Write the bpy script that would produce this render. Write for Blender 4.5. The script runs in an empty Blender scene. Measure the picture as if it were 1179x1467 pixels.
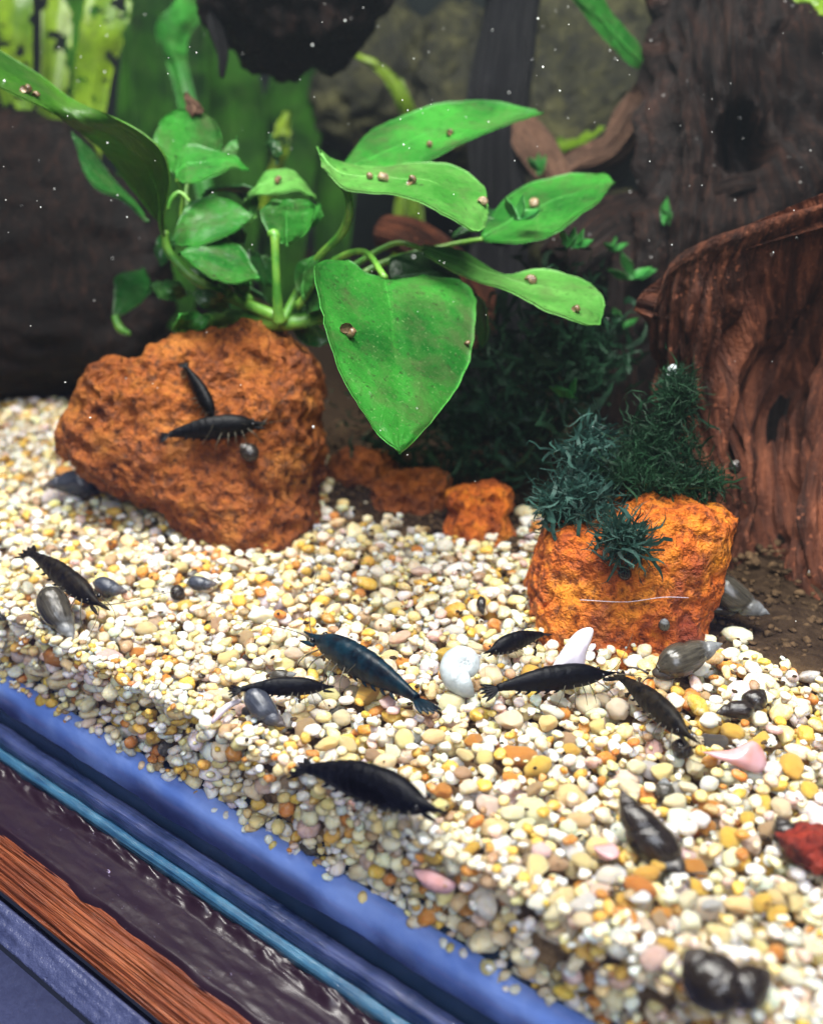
import bpy, bmesh, math, random
import numpy as np
from mathutils import Vector, Matrix, noise
from mathutils.bvhtree import BVHTree

random.seed(7); rng = np.random.default_rng(7)
S = bpy.context.scene
COL = S.collection

# ------------------------------------------------------------------ camera
F_PX = 1500.0                                   # focal length in photo pixels (photo 1179 x 1467)
YAW, PITCH = math.radians(38.7), math.radians(22.9)
CAM = np.array([0.0, -0.0993, 0.11])            # metres: front pane is the plane Y = 0, gravel top about Z = 0
fw = np.array([-math.sin(YAW)*math.cos(PITCH), math.cos(YAW)*math.cos(PITCH), -math.sin(PITCH)])
rt = np.array([math.cos(YAW), math.sin(YAW), 0.0])
up = np.cross(rt, fw)
cd = bpy.data.cameras.new('camera'); cam = bpy.data.objects.new('camera', cd); COL.objects.link(cam)
cd.sensor_fit = 'HORIZONTAL'; cd.sensor_width = 36; cd.lens = 36*F_PX/1179
cd.clip_start = 0.002; cd.clip_end = 20
cam.matrix_world = Matrix((( rt[0], up[0], -fw[0], CAM[0]), (rt[1], up[1], -fw[1], CAM[1]),
                           (rt[2], up[2], -fw[2], CAM[2]), (0, 0, 0, 1)))
cd.dof.use_dof = True; cd.dof.focus_distance = 0.203; cd.dof.aperture_fstop = 16
S.camera = cam
S.render.resolution_x, S.render.resolution_y = 822, 1024

# ------------------------------------------------------------------ world and lamps
W = bpy.data.worlds.new('World'); S.world = W; W.use_nodes = True
bg = W.node_tree.nodes['Background']; bg.inputs[0].default_value = (0.22, 0.27, 0.48, 1); bg.inputs[1].default_value = 0.10

def area_lamp(name, loc, target, sx, sy, power, color):
    ld = bpy.data.lights.new(name, 'AREA'); ld.shape = 'RECTANGLE'; ld.size = sx; ld.size_y = sy
    ld.energy = power; ld.color = color
    o = bpy.data.objects.new(name, ld); COL.objects.link(o); o.location = loc
    o.rotation_euler = (Vector(target)-Vector(loc)).to_track_quat('-Z', 'Y').to_euler()
    return o
area_lamp('aquarium_lamp', (-0.12, 0.008, 0.42), (-0.12, 0.04, 0), 0.42, 0.09, 6.9, (1.0, 0.97, 0.91))
area_lamp('room_fill', (0.55, -0.75, 0.9), (-0.15, 0, -0.05), 0.6, 0.6, 17.0, (0.88, 0.91, 1.0))  # unseen fill light from the room side, strengthened for the front gravel face
S.view_settings.view_transform = 'Standard'; S.view_settings.look = 'None'
S.view_settings.exposure = 0.0; S.view_settings.gamma = 1.0
S.cycles.use_adaptive_sampling = True; S.cycles.adaptive_threshold = 0.03
S.cycles.max_bounces = 6; S.cycles.diffuse_bounces = 3; S.cycles.glossy_bounces = 3; S.cycles.transparent_max_bounces = 10; S.cycles.transmission_bounces = 3

# ------------------------------------------------------------------ pixel helpers
def ray(px, py): return fw + (px-589.5)/F_PX*rt - (py-733.5)/F_PX*up
def P(px, py, t): return CAM + t*ray(px, py)                       # t = depth along the viewing axis
def PZ(px, py, z): d = ray(px, py); return CAM + (z-CAM[2])/d[2]*d
def PY(px, py, y): d = ray(px, py); return CAM + (y-CAM[1])/d[1]*d
def project(p):
    q = np.asarray(p)-CAM; t = q@fw
    return 589.5+F_PX*(q@rt)/t, 733.5-F_PX*(q@up)/t, t

# ------------------------------------------------------------------ object helpers
def tag(o, label=None, cat=None, group=None, kind=None):
    if label: o['label'] = label
    if cat: o['category'] = cat
    if group: o['group'] = group
    if kind: o['kind'] = kind
    return o
def thing(name, loc, label, cat, group=None, kind=None):
    o = bpy.data.objects.new(name, None); COL.objects.link(o); o.location = tuple(map(float, loc))
    o.empty_display_size = 0.005
    return tag(o, label, cat, group, kind)
def wloc(o):
    v = Vector((0, 0, 0))
    while o: v += o.location; o = o.parent
    return np.array(v)
def mesh(name, V, Fc, mat, parent=None, smooth=True, uv=None, col=None, loc=None):
    """vertices in world coordinates; origin at loc (top-level) or at the parent's origin"""
    V = np.asarray(V, float)
    org = wloc(parent) if parent else (np.asarray(loc, float) if loc is not None else np.array([V[:, 0].mean(), V[:, 1].mean(), V[:, 2].min()]))
    me = bpy.data.meshes.new(name)
    if isinstance(Fc, np.ndarray):
        nF, k = Fc.shape
        me.vertices.add(len(V)); me.vertices.foreach_set('co', (V-org).astype(np.float32).ravel())
        me.loops.add(nF*k); me.loops.foreach_set('vertex_index', Fc.astype(np.int32).ravel())
        me.polygons.add(nF); me.polygons.foreach_set('loop_start', np.arange(0, nF*k, k, dtype=np.int32))
        me.update(calc_edges=True); me.validate()
    else:
        me.from_pydata((V-org).tolist(), [], Fc)
    if smooth: me.polygons.foreach_set('use_smooth', np.ones(len(me.polygons), bool))
    if uv is not None:
        L = me.uv_layers.new(name='uv'); idx = np.empty(len(me.loops), np.int32); me.loops.foreach_get('vertex_index', idx)
        L.data.foreach_set('uv', np.asarray(uv, np.float32)[idx].ravel())
    if col is not None:
        a = me.color_attributes.new('tint', 'FLOAT_COLOR', 'POINT'); a.data.foreach_set('color', np.asarray(col, np.float32).ravel())
    me.materials.append(mat)
    o = bpy.data.objects.new(name, me); COL.objects.link(o)
    if parent: o.parent = parent
    else: o.location = org
    return o
def world_bvh(o):
    w = wloc(o); me = o.data
    V = [Vector(v.co)+Vector(w) for v in me.vertices]
    return BVHTree.FromPolygons(V, [tuple(p.vertices) for p in me.polygons])
def cast(bvhs, px, py):
    best = None
    for b in bvhs:
        h = b.ray_cast(Vector(CAM), Vector(ray(px, py)).normalized())
        if h[0] is not None and (best is None or h[3] < best[2]): best = (np.array(h[0]), np.array(h[1]), h[3])
    return best
def cr(pts, n):
    """Catmull-Rom through rows of pts, n samples"""
    p = np.asarray(pts, float); p = np.vstack([2*p[0]-p[1], p, 2*p[-1]-p[-2]]); m = len(p)-3
    out = []
    for s in np.linspace(0, m, n):
        i = min(int(s), m-1); f = s-i; a, b, c, d = p[i:i+4]
        out.append(.5*(2*b+(c-a)*f+(2*a-5*b+4*c-d)*f*f+(3*b-a-3*c+d)*f**3))
    return np.array(out)
def grid_faces(n, m, wrap=False):
    i, j = np.meshgrid(np.arange(n-1), np.arange(m if wrap else m-1), indexing='ij')
    j2 = (j+1) % m
    return np.stack([i*m+j, i*m+j2, (i+1)*m+j2, (i+1)*m+j], -1).reshape(-1, 4)
def frames(C):
    T = np.gradient(C, axis=0); T /= np.linalg.norm(T, axis=1)[:, None]+1e-12
    a = np.array([0, 0, 1.]) if abs(T[0][2]) < .8 else np.array([1., 0, 0])
    N = np.cross(T[0], a); N /= np.linalg.norm(N); Ns = [N]
    for i in range(1, len(C)):
        N = Ns[-1]-T[i]*(Ns[-1]@T[i]); N /= np.linalg.norm(N)+1e-12; Ns.append(N)
    Ns = np.array(Ns); return T, Ns, np.cross(T, Ns)
def tube(C, R, k=8):
    C = np.asarray(C, float); R = np.broadcast_to(np.asarray(R, float), (len(C),))
    T, N, B = frames(C); a = np.linspace(0, 2*math.pi, k, endpoint=False)
    V = C[:, None]+R[:, None, None]*(np.cos(a)[None, :, None]*N[:, None]+np.sin(a)[None, :, None]*B[:, None])
    n = len(C); V = V.reshape(-1, 3); Fc = [tuple(f) for f in grid_faces(n, k, True)]
    Fc += [tuple(range(k))[::-1], tuple(range((n-1)*k, n*k))]
    return V, Fc
def join(parts):
    V, Fc, o = [], [], 0
    for v, f in parts:
        V.append(np.asarray(v)); Fc += [tuple(int(i)+o for i in q) for q in f]; o += len(v)
    return np.vstack(V), Fc
def ico(sub):
    bm = bmesh.new(); bmesh.ops.create_icosphere(bm, subdivisions=sub, radius=1)
    V = np.array([v.co[:] for v in bm.verts]); Fc = np.array([[v.index for v in f.verts] for f in bm.faces], np.int32); bm.free()
    return V, Fc
def box(x0, x1, y0, y1, z0, z1):
    V = np.array([(x, y, z) for x in (x0, x1) for y in (y0, y1) for z in (z0, z1)])
    return V, [(0, 1, 3, 2), (4, 6, 7, 5), (0, 4, 5, 1), (2, 3, 7, 6), (0, 2, 6, 4), (1, 5, 7, 3)]
nz = lambda p: noise.noise(Vector(p))
def fbm(p, o=3):
    return noise.fractal(Vector(p), 1.0, 2.1, o)

# ------------------------------------------------------------------ materials
class NT:
    def __init__(s, name):
        s.m = bpy.data.materials.new(name); s.m.use_nodes = True; s.t = s.m.node_tree; s.t.nodes.clear()
        s.out = s.t.nodes.new('ShaderNodeOutputMaterial'); s.tc = s.t.nodes.new('ShaderNodeTexCoord')
    def n(s, typ, **kw):
        d = s.t.nodes.new('ShaderNode'+typ)
        for k, v in kw.items():
            if k.startswith('_'): setattr(d, k[1:], v)
            else:
                key = int(k[1:]) if k[0] == 'i' and k[1:].isdigit() else k.replace('__', ' ')
                if isinstance(v, bpy.types.NodeSocket): s.t.links.new(v, d.inputs[key])
                else: d.inputs[key].default_value = v
        return d
    def noise(s, scale, detail=3, vec=None, rough=.55, dist=0):
        return s.n('TexNoise', Vector=vec or s.tc.outputs['Object'], Scale=scale, Detail=detail, Roughness=rough, Distortion=dist).outputs[0]
    def voro(s, scale, vec=None, feat='F1', out=0):
        return s.n('TexVoronoi', _feature=feat, Vector=vec or s.tc.outputs['Object'], Scale=scale).outputs[out]
    def ramp(s, fac, stops):
        r = s.t.nodes.new('ShaderNodeValToRGB'); s.t.links.new(fac, r.inputs[0]); e = r.color_ramp.elements
        while len(e) < len(stops): e.new(.5)
        for q, (p, c) in zip(e, stops):
            q.position = p; q.color = (*c, 1) if isinstance(c, tuple) else (c, c, c, 1)
        return r.outputs[0]
    def mix(s, fac, a, b, mode='MIX'):
        d = s.t.nodes.new('ShaderNodeMix'); d.data_type = 'RGBA'; d.blend_type = mode
        for i, v in ((0, fac), (6, a), (7, b)):
            if isinstance(v, bpy.types.NodeSocket): s.t.links.new(v, d.inputs[i])
            else: d.inputs[i].default_value = (*v, 1) if isinstance(v, tuple) else v
        return d.outputs[2]
    def math(s, op, a, b=0.0):
        d = s.t.nodes.new('ShaderNodeMath'); d.operation = op
        for i, v in ((0, a), (1, b)):
            if isinstance(v, bpy.types.NodeSocket): s.t.links.new(v, d.inputs[i])
            else: d.inputs[i].default_value = v
        return d.outputs[0]
    def bump(s, h, dist, strength=1.0):
        return s.n('Bump', Height=h, Distance=dist, Strength=strength).outputs[0]
    def mapping(s, vec, scale):
        return s.n('Mapping', Vector=vec, Scale=scale).outputs[0]
    def principled(s, **kw):
        d = s.n('BsdfPrincipled', **kw); return d
    def done(s, sh): s.t.links.new(sh, s.out.inputs[0]); return s.m

def lava_mat(name, c_dark, c_mid, c_hi, scale=1.0, patch=None):
    k = NT(name)
    a = k.noise(70*scale, 5, rough=.65); b = k.noise(420*scale, 4, rough=.7); v = k.voro(330*scale); w = k.noise(1500, 3)
    c = k.ramp(a, [(.28, c_dark), (.48, c_mid), (.68, c_hi)])
    c = k.mix(k.ramp(b, [(.36, .8), (.50, .0)]), c, tuple(x*.30 for x in c_dark))
    c = k.mix(k.ramp(b, [(.55, 0.), (.75, .55)]), c, tuple(min(1, x*1.25) for x in c_hi))
    if patch:
        c = k.mix(k.ramp(k.noise(38, 3, dist=.6), [(.5, 0.), (.62, .85)]), c, patch)
    h = k.math('ADD', k.math('MULTIPLY', b, 1.0), k.math('ADD', k.math('MULTIPLY', v, .8), k.math('MULTIPLY', w, .35)))
    p = k.principled(Base__Color=c, Roughness=.62, Normal=k.bump(h, .0034, 1.0)); p.inputs['Specular IOR Level'].default_value = .35
    return k.done(p.outputs[0])
def wood_mat(name, c0, c1, c2, rough=.6, sc=(9, 26, 1)):
    k = NT(name); uv = k.mapping(k.tc.outputs['UV'], sc)
    a = k.noise(2.2, 6, vec=uv, rough=.65, dist=.5); b = k.noise(60, 4); g = k.noise(9, 4, vec=k.mapping(k.tc.outputs['UV'], (sc[0]*.5, sc[1]*1.6, 1)))
    c = k.ramp(a, [(.3, c0), (.5, c1), (.72, c2)])
    c = k.mix(k.ramp(b, [(.35, .6), (.6, 0.)]), c, tuple(x*.4 for x in c0))
    c = k.mix(k.ramp(k.noise(700, 3), [(.62, 0.), (.72, .5)]), c, tuple(min(1, x*1.5) for x in c2))
    h = k.math('ADD', k.math('MULTIPLY', g, 1.), k.math('ADD', k.math('MULTIPLY', a, .8), k.math('MULTIPLY', k.noise(900, 4), .4)))
    p = k.principled(Base__Color=c, Roughness=rough, Normal=k.bump(h, .002, .8)); p.inputs['Specular IOR Level'].default_value = .18
    return k.done(p.outputs[0])
def leaf_mat(name, c, hi, trans=.3, spots=.5, rough=.35, holes=0, spec=.4):
    k = NT(name); uv = k.tc.outputs['UV']
    sep = k.n('SeparateXYZ', Vector=uv); ax = k.math('ABSOLUTE', k.math('SUBTRACT', sep.outputs[0], .5))
    a = k.noise(38, 5, rough=.6, dist=.4); col = k.mix(k.ramp(a, [(.36, 0.), (.64, 1.)]), c, hi)
    # side veins running off the midrib
    vv = k.math('SUBTRACT', k.math('MULTIPLY', sep.outputs[1], 11.0), k.math('MULTIPLY', ax, 7.0))
    wv = k.math('ABSOLUTE', k.math('SUBTRACT', k.math('FRACT', vv), .5))
    vein = k.ramp(wv, [(0., .35), (.09, 0.)])
    mid = k.ramp(ax, [(0., .35), (.02, .0)])
    col = k.mix(k.math('MULTIPLY', vein, .10), col, tuple(x*.7 for x in c)); col = k.mix(mid, col, tuple(x*.8 for x in hi))
    edge = k.ramp(ax, [(.475, 0.), (.497, .6)]); col = k.mix(edge, col, tuple(min(1, x*1.6+.02) for x in hi))
    sp = k.ramp(k.noise(620, 5, rough=.75), [(.57, 0.), (.66, spots)]); col = k.mix(sp, col, (.016, .028, .008))
    dust = k.ramp(k.noise(1500, 3, rough=.7), [(.60, 0.), (.70, spots*.7)]); col = k.mix(dust, col, (.22, .34, .13))
    film = k.ramp(k.noise(90, 5, rough=.7, dist=.5), [(.47, 0.), (.72, spots*.75)]); col = k.mix(film, col, (.075, .085, .035))
    h = k.math('ADD', k.math('MULTIPLY', vein, -.22), k.math('MULTIPLY', k.noise(400, 4), .9))
    p = k.principled(Base__Color=col, Roughness=rough, Normal=k.bump(h, .0006, .6)); p.inputs['Specular IOR Level'].default_value = spec
    tr = k.n('BsdfTranslucent', Color=k.mix(.5, col, tuple(min(1, x*1.3) for x in hi)))
    sh = k.n('MixShader', i0=trans, i1=p.outputs[0], i2=tr.outputs[0]).outputs[0]
    if holes:
        hm = k.ramp(k.noise(holes, 3, rough=.5), [(.545, 0.), (.565, 1.)])
        sh = k.n('MixShader', i0=hm, i1=sh, i2=k.n('BsdfTransparent').outputs[0]).outputs[0]
    return k.done(sh)
def pebble_mat(name, obj=False):
    k = NT(name)
    oi = k.n('ObjectInfo')
    base = oi.outputs['Color'] if obj else k.n('Attribute', _attribute_name='tint').outputs[0]
    off = k.n('VectorMath', _operation='ADD', i0=k.tc.outputs['Object'], i1=k.n('CombineXYZ', X=oi.outputs['Random']).outputs[0]).outputs[0] if obj else k.tc.outputs['Object']
    a = k.noise(560, 4, vec=off, rough=.65, dist=.5); b = k.noise(1700, 3, vec=off, rough=.7)
    c = k.mix(k.ramp(a, [(.48, 0.), (.72, .5)]), base, (.80, .56, .22), 'MULTIPLY')
    c = k.mix(k.ramp(a, [(.22, .4), (.45, 0.)]), c, (.9, .88, .84))
    c = k.mix(k.ramp(b, [(.60, 0.), (.80, .32)]), c, (.22, .13, .06))
    h = k.math('ADD', a, k.math('MULTIPLY', b, .5))
    p = k.principled(Base__Color=c, Roughness=.42, Normal=k.bump(a, .0011, .7))
    p.inputs['Specular IOR Level'].default_value = .4
    p.inputs['Subsurface Weight'].default_value = .75; p.inputs['Subsurface Radius'].default_value = (1, .75, .42); p.inputs['Subsurface Scale'].default_value = .0026
    return k.done(p.outputs[0])
def simple_mat(name, c, rough=.4, c2=None, sc=200, bump=0, spec=.5, trans=0, detail=4):
    k = NT(name); col = c
    nn = k.noise(sc, detail, rough=.65)
    if c2: col = k.mix(k.ramp(nn, [(.38, 0.), (.62, 1.)]), c, c2)
    kw = dict(Base__Color=col if isinstance(col, bpy.types.NodeSocket) else (*col, 1), Roughness=rough)
    if bump: kw['Normal'] = k.bump(nn, bump, .8)
    p = k.principled(**kw); p.inputs['Specular IOR Level'].default_value = spec
    sh = p.outputs[0]
    if trans:
        sh = k.n('MixShader', i0=trans, i1=sh, i2=k.n('BsdfTranslucent', Color=(*(c2 or c), 1)).outputs[0]).outputs[0]
    return k.done(sh)
def thin_glass(name, tint, refl):
    k = NT(name); fr = k.math('ADD', k.math('MULTIPLY', k.math('POWER', k.n('LayerWeight', Blend=.5).outputs['Facing'], 5.0), .96), .04)   # Schlick
    g = k.n('BsdfGlossy', Color=(1, 1, 1, 1), Roughness=.02)
    sh = k.n('MixShader', i0=k.math('MULTIPLY', fr, refl), i1=k.n('BsdfTransparent', Color=(*tint, 1)).outputs[0], i2=g.outputs[0])
    return k.done(sh.outputs[0])

M = {}
M['lava_brown'] = lava_mat('lava_brown', (.12, .026, .006), (.33, .085, .010), (.46, .17, .022))
M['lava_orange'] = lava_mat('lava_orange', (.22, .030, .005), (.58, .125, .009), (.76, .28, .016), patch=(.16, .018, .006))
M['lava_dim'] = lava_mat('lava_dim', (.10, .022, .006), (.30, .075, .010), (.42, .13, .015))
M['lava_red'] = lava_mat('lava_red', (.09, .010, .006), (.26, .022, .010), (.38, .04, .012))
M['wood_red'] = wood_mat('driftwood_red', (.012, .004, .0025), (.085, .026, .013), (.30, .10, .047), sc=(4, 8, 1))
M['wood_dark'] = wood_mat('driftwood_dark', (.002, .0012, .001), (.006, .0032, .0025), (.026, .011, .007))
M['wood_black'] = wood_mat('driftwood_black', (.0012, .0012, .002), (.003, .003, .0045), (.008, .008, .010), sc=(6, 11, 1))
M['wood_mid'] = wood_mat('driftwood_mid', (.003, .0016, .0014), (.010, .0048, .0035), (.050, .021, .013), sc=(6, 11, 1))
M['wood_tan'] = wood_mat('driftwood_tan', (.045, .022, .013), (.15, .08, .05), (.34, .20, .13))
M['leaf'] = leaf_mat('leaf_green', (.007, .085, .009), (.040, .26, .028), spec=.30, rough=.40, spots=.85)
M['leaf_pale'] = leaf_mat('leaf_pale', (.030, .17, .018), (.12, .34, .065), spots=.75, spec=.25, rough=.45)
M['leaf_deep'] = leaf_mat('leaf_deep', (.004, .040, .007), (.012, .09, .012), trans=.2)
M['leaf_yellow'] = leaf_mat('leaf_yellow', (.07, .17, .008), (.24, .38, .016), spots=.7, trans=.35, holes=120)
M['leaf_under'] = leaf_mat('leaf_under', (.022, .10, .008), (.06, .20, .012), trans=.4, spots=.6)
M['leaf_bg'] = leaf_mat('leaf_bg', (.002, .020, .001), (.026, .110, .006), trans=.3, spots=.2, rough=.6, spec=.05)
M['stem'] = simple_mat('stem', (.05, .20, .02), .4, (.16, .34, .04), 150, .0004)
M['moss'] = simple_mat('moss', (.002, .014, .006), .6, (.010, .045, .018), 160, trans=.2, spec=.2)
M['moss_teal'] = simple_mat('moss_teal', (.004, .022, .017), .6, (.025, .075, .060), 200, trans=.2, spec=.25)
M['sprig'] = simple_mat('sprig', (.02, .17, .03), .4, (.07, .32, .06), 160, trans=.35)
M['pebble'] = pebble_mat('pebble'); M['pebble_obj'] = pebble_mat('pebble_single', True)
def soil_mat():
    k = NT('soil'); base = k.n('Attribute', _attribute_name='tint').outputs[0]; n1 = k.noise(420, 4, rough=.65)
    c = k.mix(k.ramp(n1, [(.35, 0.), (.65, .75)]), base, k.mix(1.0, base, (.30, .25, .22), 'MULTIPLY'))
    p = k.principled(Base__Color=c, Roughness=.9, Normal=k.bump(n1, .003, .8)); p.inputs['Specular IOR Level'].default_value = .1
    return k.done(p.outputs[0])
M['soil'] = soil_mat()
M['shrimp'] = simple_mat('shrimp_black', (.0006, .0007, .0012), .45, (.0022, .0025, .0040), 700, .0003, spec=.13)
M['shrimp_blue'] = simple_mat('shrimp_blue', (.0008, .0025, .006), .40, (.0025, .018, .030), 420, .0003, spec=.2)
M['shrimp_brown'] = simple_mat('shrimp_brown', (.0015, .0012, .001), .5, (.016, .012, .007), 700, .0003, spec=.12)
M['limb'] = simple_mat('shrimp_limb', (.05, .045, .03), .4, (.16, .14, .09), 500, trans=.4)
M['eye'] = simple_mat('eye', (.002, .002, .003), .1)
def shell_mat(name, c0, c1, worn, wz=.3, rough=.2):
    k = NT(name); uv = k.tc.outputs['UV']; sep = k.n('SeparateXYZ', Vector=uv)
    a = k.noise(1.0, 4, vec=k.mapping(uv, (3, 16, 1)), rough=.6); b = k.noise(600, 4, rough=.7)
    c = k.ramp(a, [(.32, c0), (.68, c1)]); c = k.mix(k.ramp(b, [(.58, 0.), (.75, .4)]), c, tuple(min(1, x*2.2) for x in c1))
    e = k.math('ADD', sep.outputs[0], k.math('MULTIPLY', k.math('SUBTRACT', b, .5), .3)); c = k.mix(k.ramp(e, [(wz*.5, .8), (wz, 0.)]), c, worn)
    return k.done(k.principled(Base__Color=c, Roughness=rough, Normal=k.bump(a, .0003, .5)).outputs[0])
M['shell_grey'] = shell_mat('shell_grey', (.018, .016, .012), (.075, .066, .050), (.20, .21, .22), .34)
M['shell_dark'] = shell_mat('shell_dark', (.006, .005, .005), (.028, .021, .016), (.04, .03, .024), .2)
M['shell_blue'] = shell_mat('shell_blue', (.016, .020, .030), (.065, .072, .095), (.10, .08, .075), .25)
M['shell_brown'] = simple_mat('shell_brown', (.06, .035, .018), .3, (.22, .14, .07), 900, .0002)
M['shell_tan'] = simple_mat('shell_tan', (.12, .085, .045), .3, (.34, .25, .14), 1100, .0002)
M['shell_white'] = simple_mat('shell_white', (.46, .51, .53), .25, (.30, .34, .35), 240, .0005)
M['snail_body'] = simple_mat('snail_body', (.012, .010, .010), .4, (.05, .042, .035), 900)
M['nacre'] = simple_mat('nacre', (.66, .64, .70), .25, (.48, .40, .50), 160, .0003)
M['nacre_pink'] = simple_mat('nacre_pink', (.55, .34, .38), .25, (.50, .20, .14), 90, .0003)
M['speck'] = simple_mat('speck', (.8, .82, .8), .6)
M['olive'] = lava_mat('olive_stone', (.005, .006, .003), (.025, .025, .008), (.10, .095, .03), scale=.35)
M['detritus'] = simple_mat('detritus', (.018, .011, .006), .9, (.11, .068, .036), 260, spec=.1)
M['pane'] = thin_glass('front_glass', (.985, .99, .99), .5)
M['back'] = simple_mat('back_film', (.004, .006, .007), .5, (.012, .018, .014), 25)
M['bead'] = simple_mat('silicone_painted_glow', (.11, .21, .60), .5, (.22, .34, .76), 70, .0002, trans=.1)  # blue glow of light scattered at the bottom edge, painted as bead colour
M['floor_glass'] = simple_mat('floor_glass_edge', (.012, .032, .075), .12, (.020, .050, .105), 40)
M['teal'] = None
def streak(name, c0, c1, rough, spec=.5):
    k = NT(name); a = k.noise(1., 5, vec=k.mapping(k.tc.outputs['Object'], (22, 900, 900)), rough=.65, dist=.6); b = k.noise(120, 4)
    c = k.ramp(k.math('MULTIPLY', k.math('ADD', a, b), .5), [(.38, c0), (.62, c1)])
    p = k.principled(Base__Color=c, Roughness=rough, Normal=k.bump(k.math('ADD', a, k.math('MULTIPLY', b, .6)), .0008, .8)); p.inputs['Specular IOR Level'].default_value = spec
    return k.done(p.outputs[0])
M['teal'] = streak('glass_edge_teal', (.012, .05, .12), (.06, .17, .27), .12)  # opaque teal painted in place of light refracted through the glass edge
M['seam'] = streak('seam_silicone', (.010, .022, .075), (.060, .080, .20), .16)
def plum():
    k = NT('plum_paint'); x = k.mapping(k.tc.outputs['Object'], (1, 1.6, 1.6))
    fl = k.noise(520, 3, vec=x, rough=.6, dist=1.2); sz = k.noise(60, 2)
    spot = k.math('MULTIPLY', k.ramp(fl, [(.70, 0.), (.735, 1.)]), k.ramp(sz, [(.45, 0.), (.6, 1.)]))
    c = k.mix(k.noise(30, 4), (.009, .004, .009), (.020, .010, .020)); c = k.mix(spot, c, (.24, .20, .32))
    h = k.math('ADD', k.math('MULTIPLY', k.noise(260, 4), .3), k.math('ADD', k.math('MULTIPLY', k.noise(40, 3), .4), k.math('MULTIPLY', spot, .5)))
    return k.done(k.principled(Base__Color=c, Roughness=.36, Normal=k.bump(h, .0010, .5)).outputs[0])
M['plum'] = plum()
def grain():
    k = NT('edge_wood'); x = k.mapping(k.tc.outputs['Object'], (9, 420, 420))
    a = k.noise(1.2, 5, vec=x, rough=.7, dist=.4); b = k.noise(1.0, 3, vec=k.mapping(k.tc.outputs['Object'], (40, 1500, 1500)))
    c = k.ramp(a, [(.30, (.05, .014, .007)), (.43, (.19, .046, .018)), (.58, (.33, .10, .040)), (.76, (.55, .26, .13))])
    c = k.mix(k.ramp(b, [(.56, 0.), (.75, .35)]), c, (.03, .010, .006)); c = k.mix(k.ramp(k.noise(70, 4), [(.42, 0.), (.66, .6)]), c, (.10, .024, .012))
    return k.done(k.principled(Base__Color=c, Roughness=.38, Normal=k.bump(k.math('ADD', a, b), .0009, .9)).outputs[0])
M['grain'] = grain()
M['slate'] = simple_mat('slate_paint', (.032, .040, .100), .40, (.050, .060, .135), 260, .0012, detail=5)
M['slate_flat'] = simple_mat('slate_flat', (.026, .032, .082), .45, (.034, .042, .100), 700, .0002)

# ------------------------------------------------------------------ tank, stand
X0, X1 = -0.52, 0.14
tank = thing('aquarium', (-0.19, 0.12, -0.0345), 'clear glass aquarium with blue glow painted into the seam along its bottom front edge', 'aquarium')
XT = -1.30                                       # the tank runs on to the left, out of frame
mesh('front_pane', *box(XT, X1, -.0032, -.0004, -.0279, .34), M['pane'], tank, False)
mesh('bottom_pane', *box(XT, X1, .0006, .42, -.0318, -.0178), M['floor_glass'], tank, False)
mesh('back_pane', *box(XT, X1, .42, .426, -.0318, .34), M['back'], tank, False)
mesh('end_pane', *box(XT-.006, XT-.0005, -.0032, .426, -.0279, .34), M['back'], tank, False)
def ribbon(name, prof, mat, parent, amp, fr, nx=500, label=None):
    """rod of the profile prof [(y, z)...] run along X, wobbling"""
    xs = np.linspace(X0, X1, nx); pr = np.asarray(prof); k = len(pr); c = pr.mean(0)
    V = np.empty((nx, k, 3))
    for i, x in enumerate(xs):
        for j, (y, z) in enumerate(pr):
            q = (x*fr, j*.6, 3.1+amp*9e3); n1 = nz(q); n2 = nz((x*fr*3.3, j*1.3, 9.7))
            s = amp*(n1+.5*n2); d = np.array([y, z])-c; d /= np.linalg.norm(d)+1e-9
            V[i, j] = (x, y+d[0]*s, z+d[1]*s)
    Fc = [tuple(f) for f in grid_faces(nx, k, True)] + [tuple(range(k)), tuple(range((nx-1)*k, nx*k))[::-1]]
    o = mesh(name, V.reshape(-1, 3), Fc, mat, parent)
    return o
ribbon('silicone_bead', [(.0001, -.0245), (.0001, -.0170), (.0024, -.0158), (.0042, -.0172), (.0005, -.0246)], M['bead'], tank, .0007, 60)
ribbon('seam', [(-.0002, -.0281), (-.0032, -.0281), (-.0034, -.0288), (-.0034, -.0306), (-.0033, -.0314), (-.0002, -.0314)], M['seam'], tank, .00028, 130)
ribbon('glass_edge', [(-.0002, -.0315), (-.0042, -.0315), (-.0048, -.0322), (-.0048, -.0342), (-.0002, -.0342)], M['teal'], tank, .00014, 120)

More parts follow.
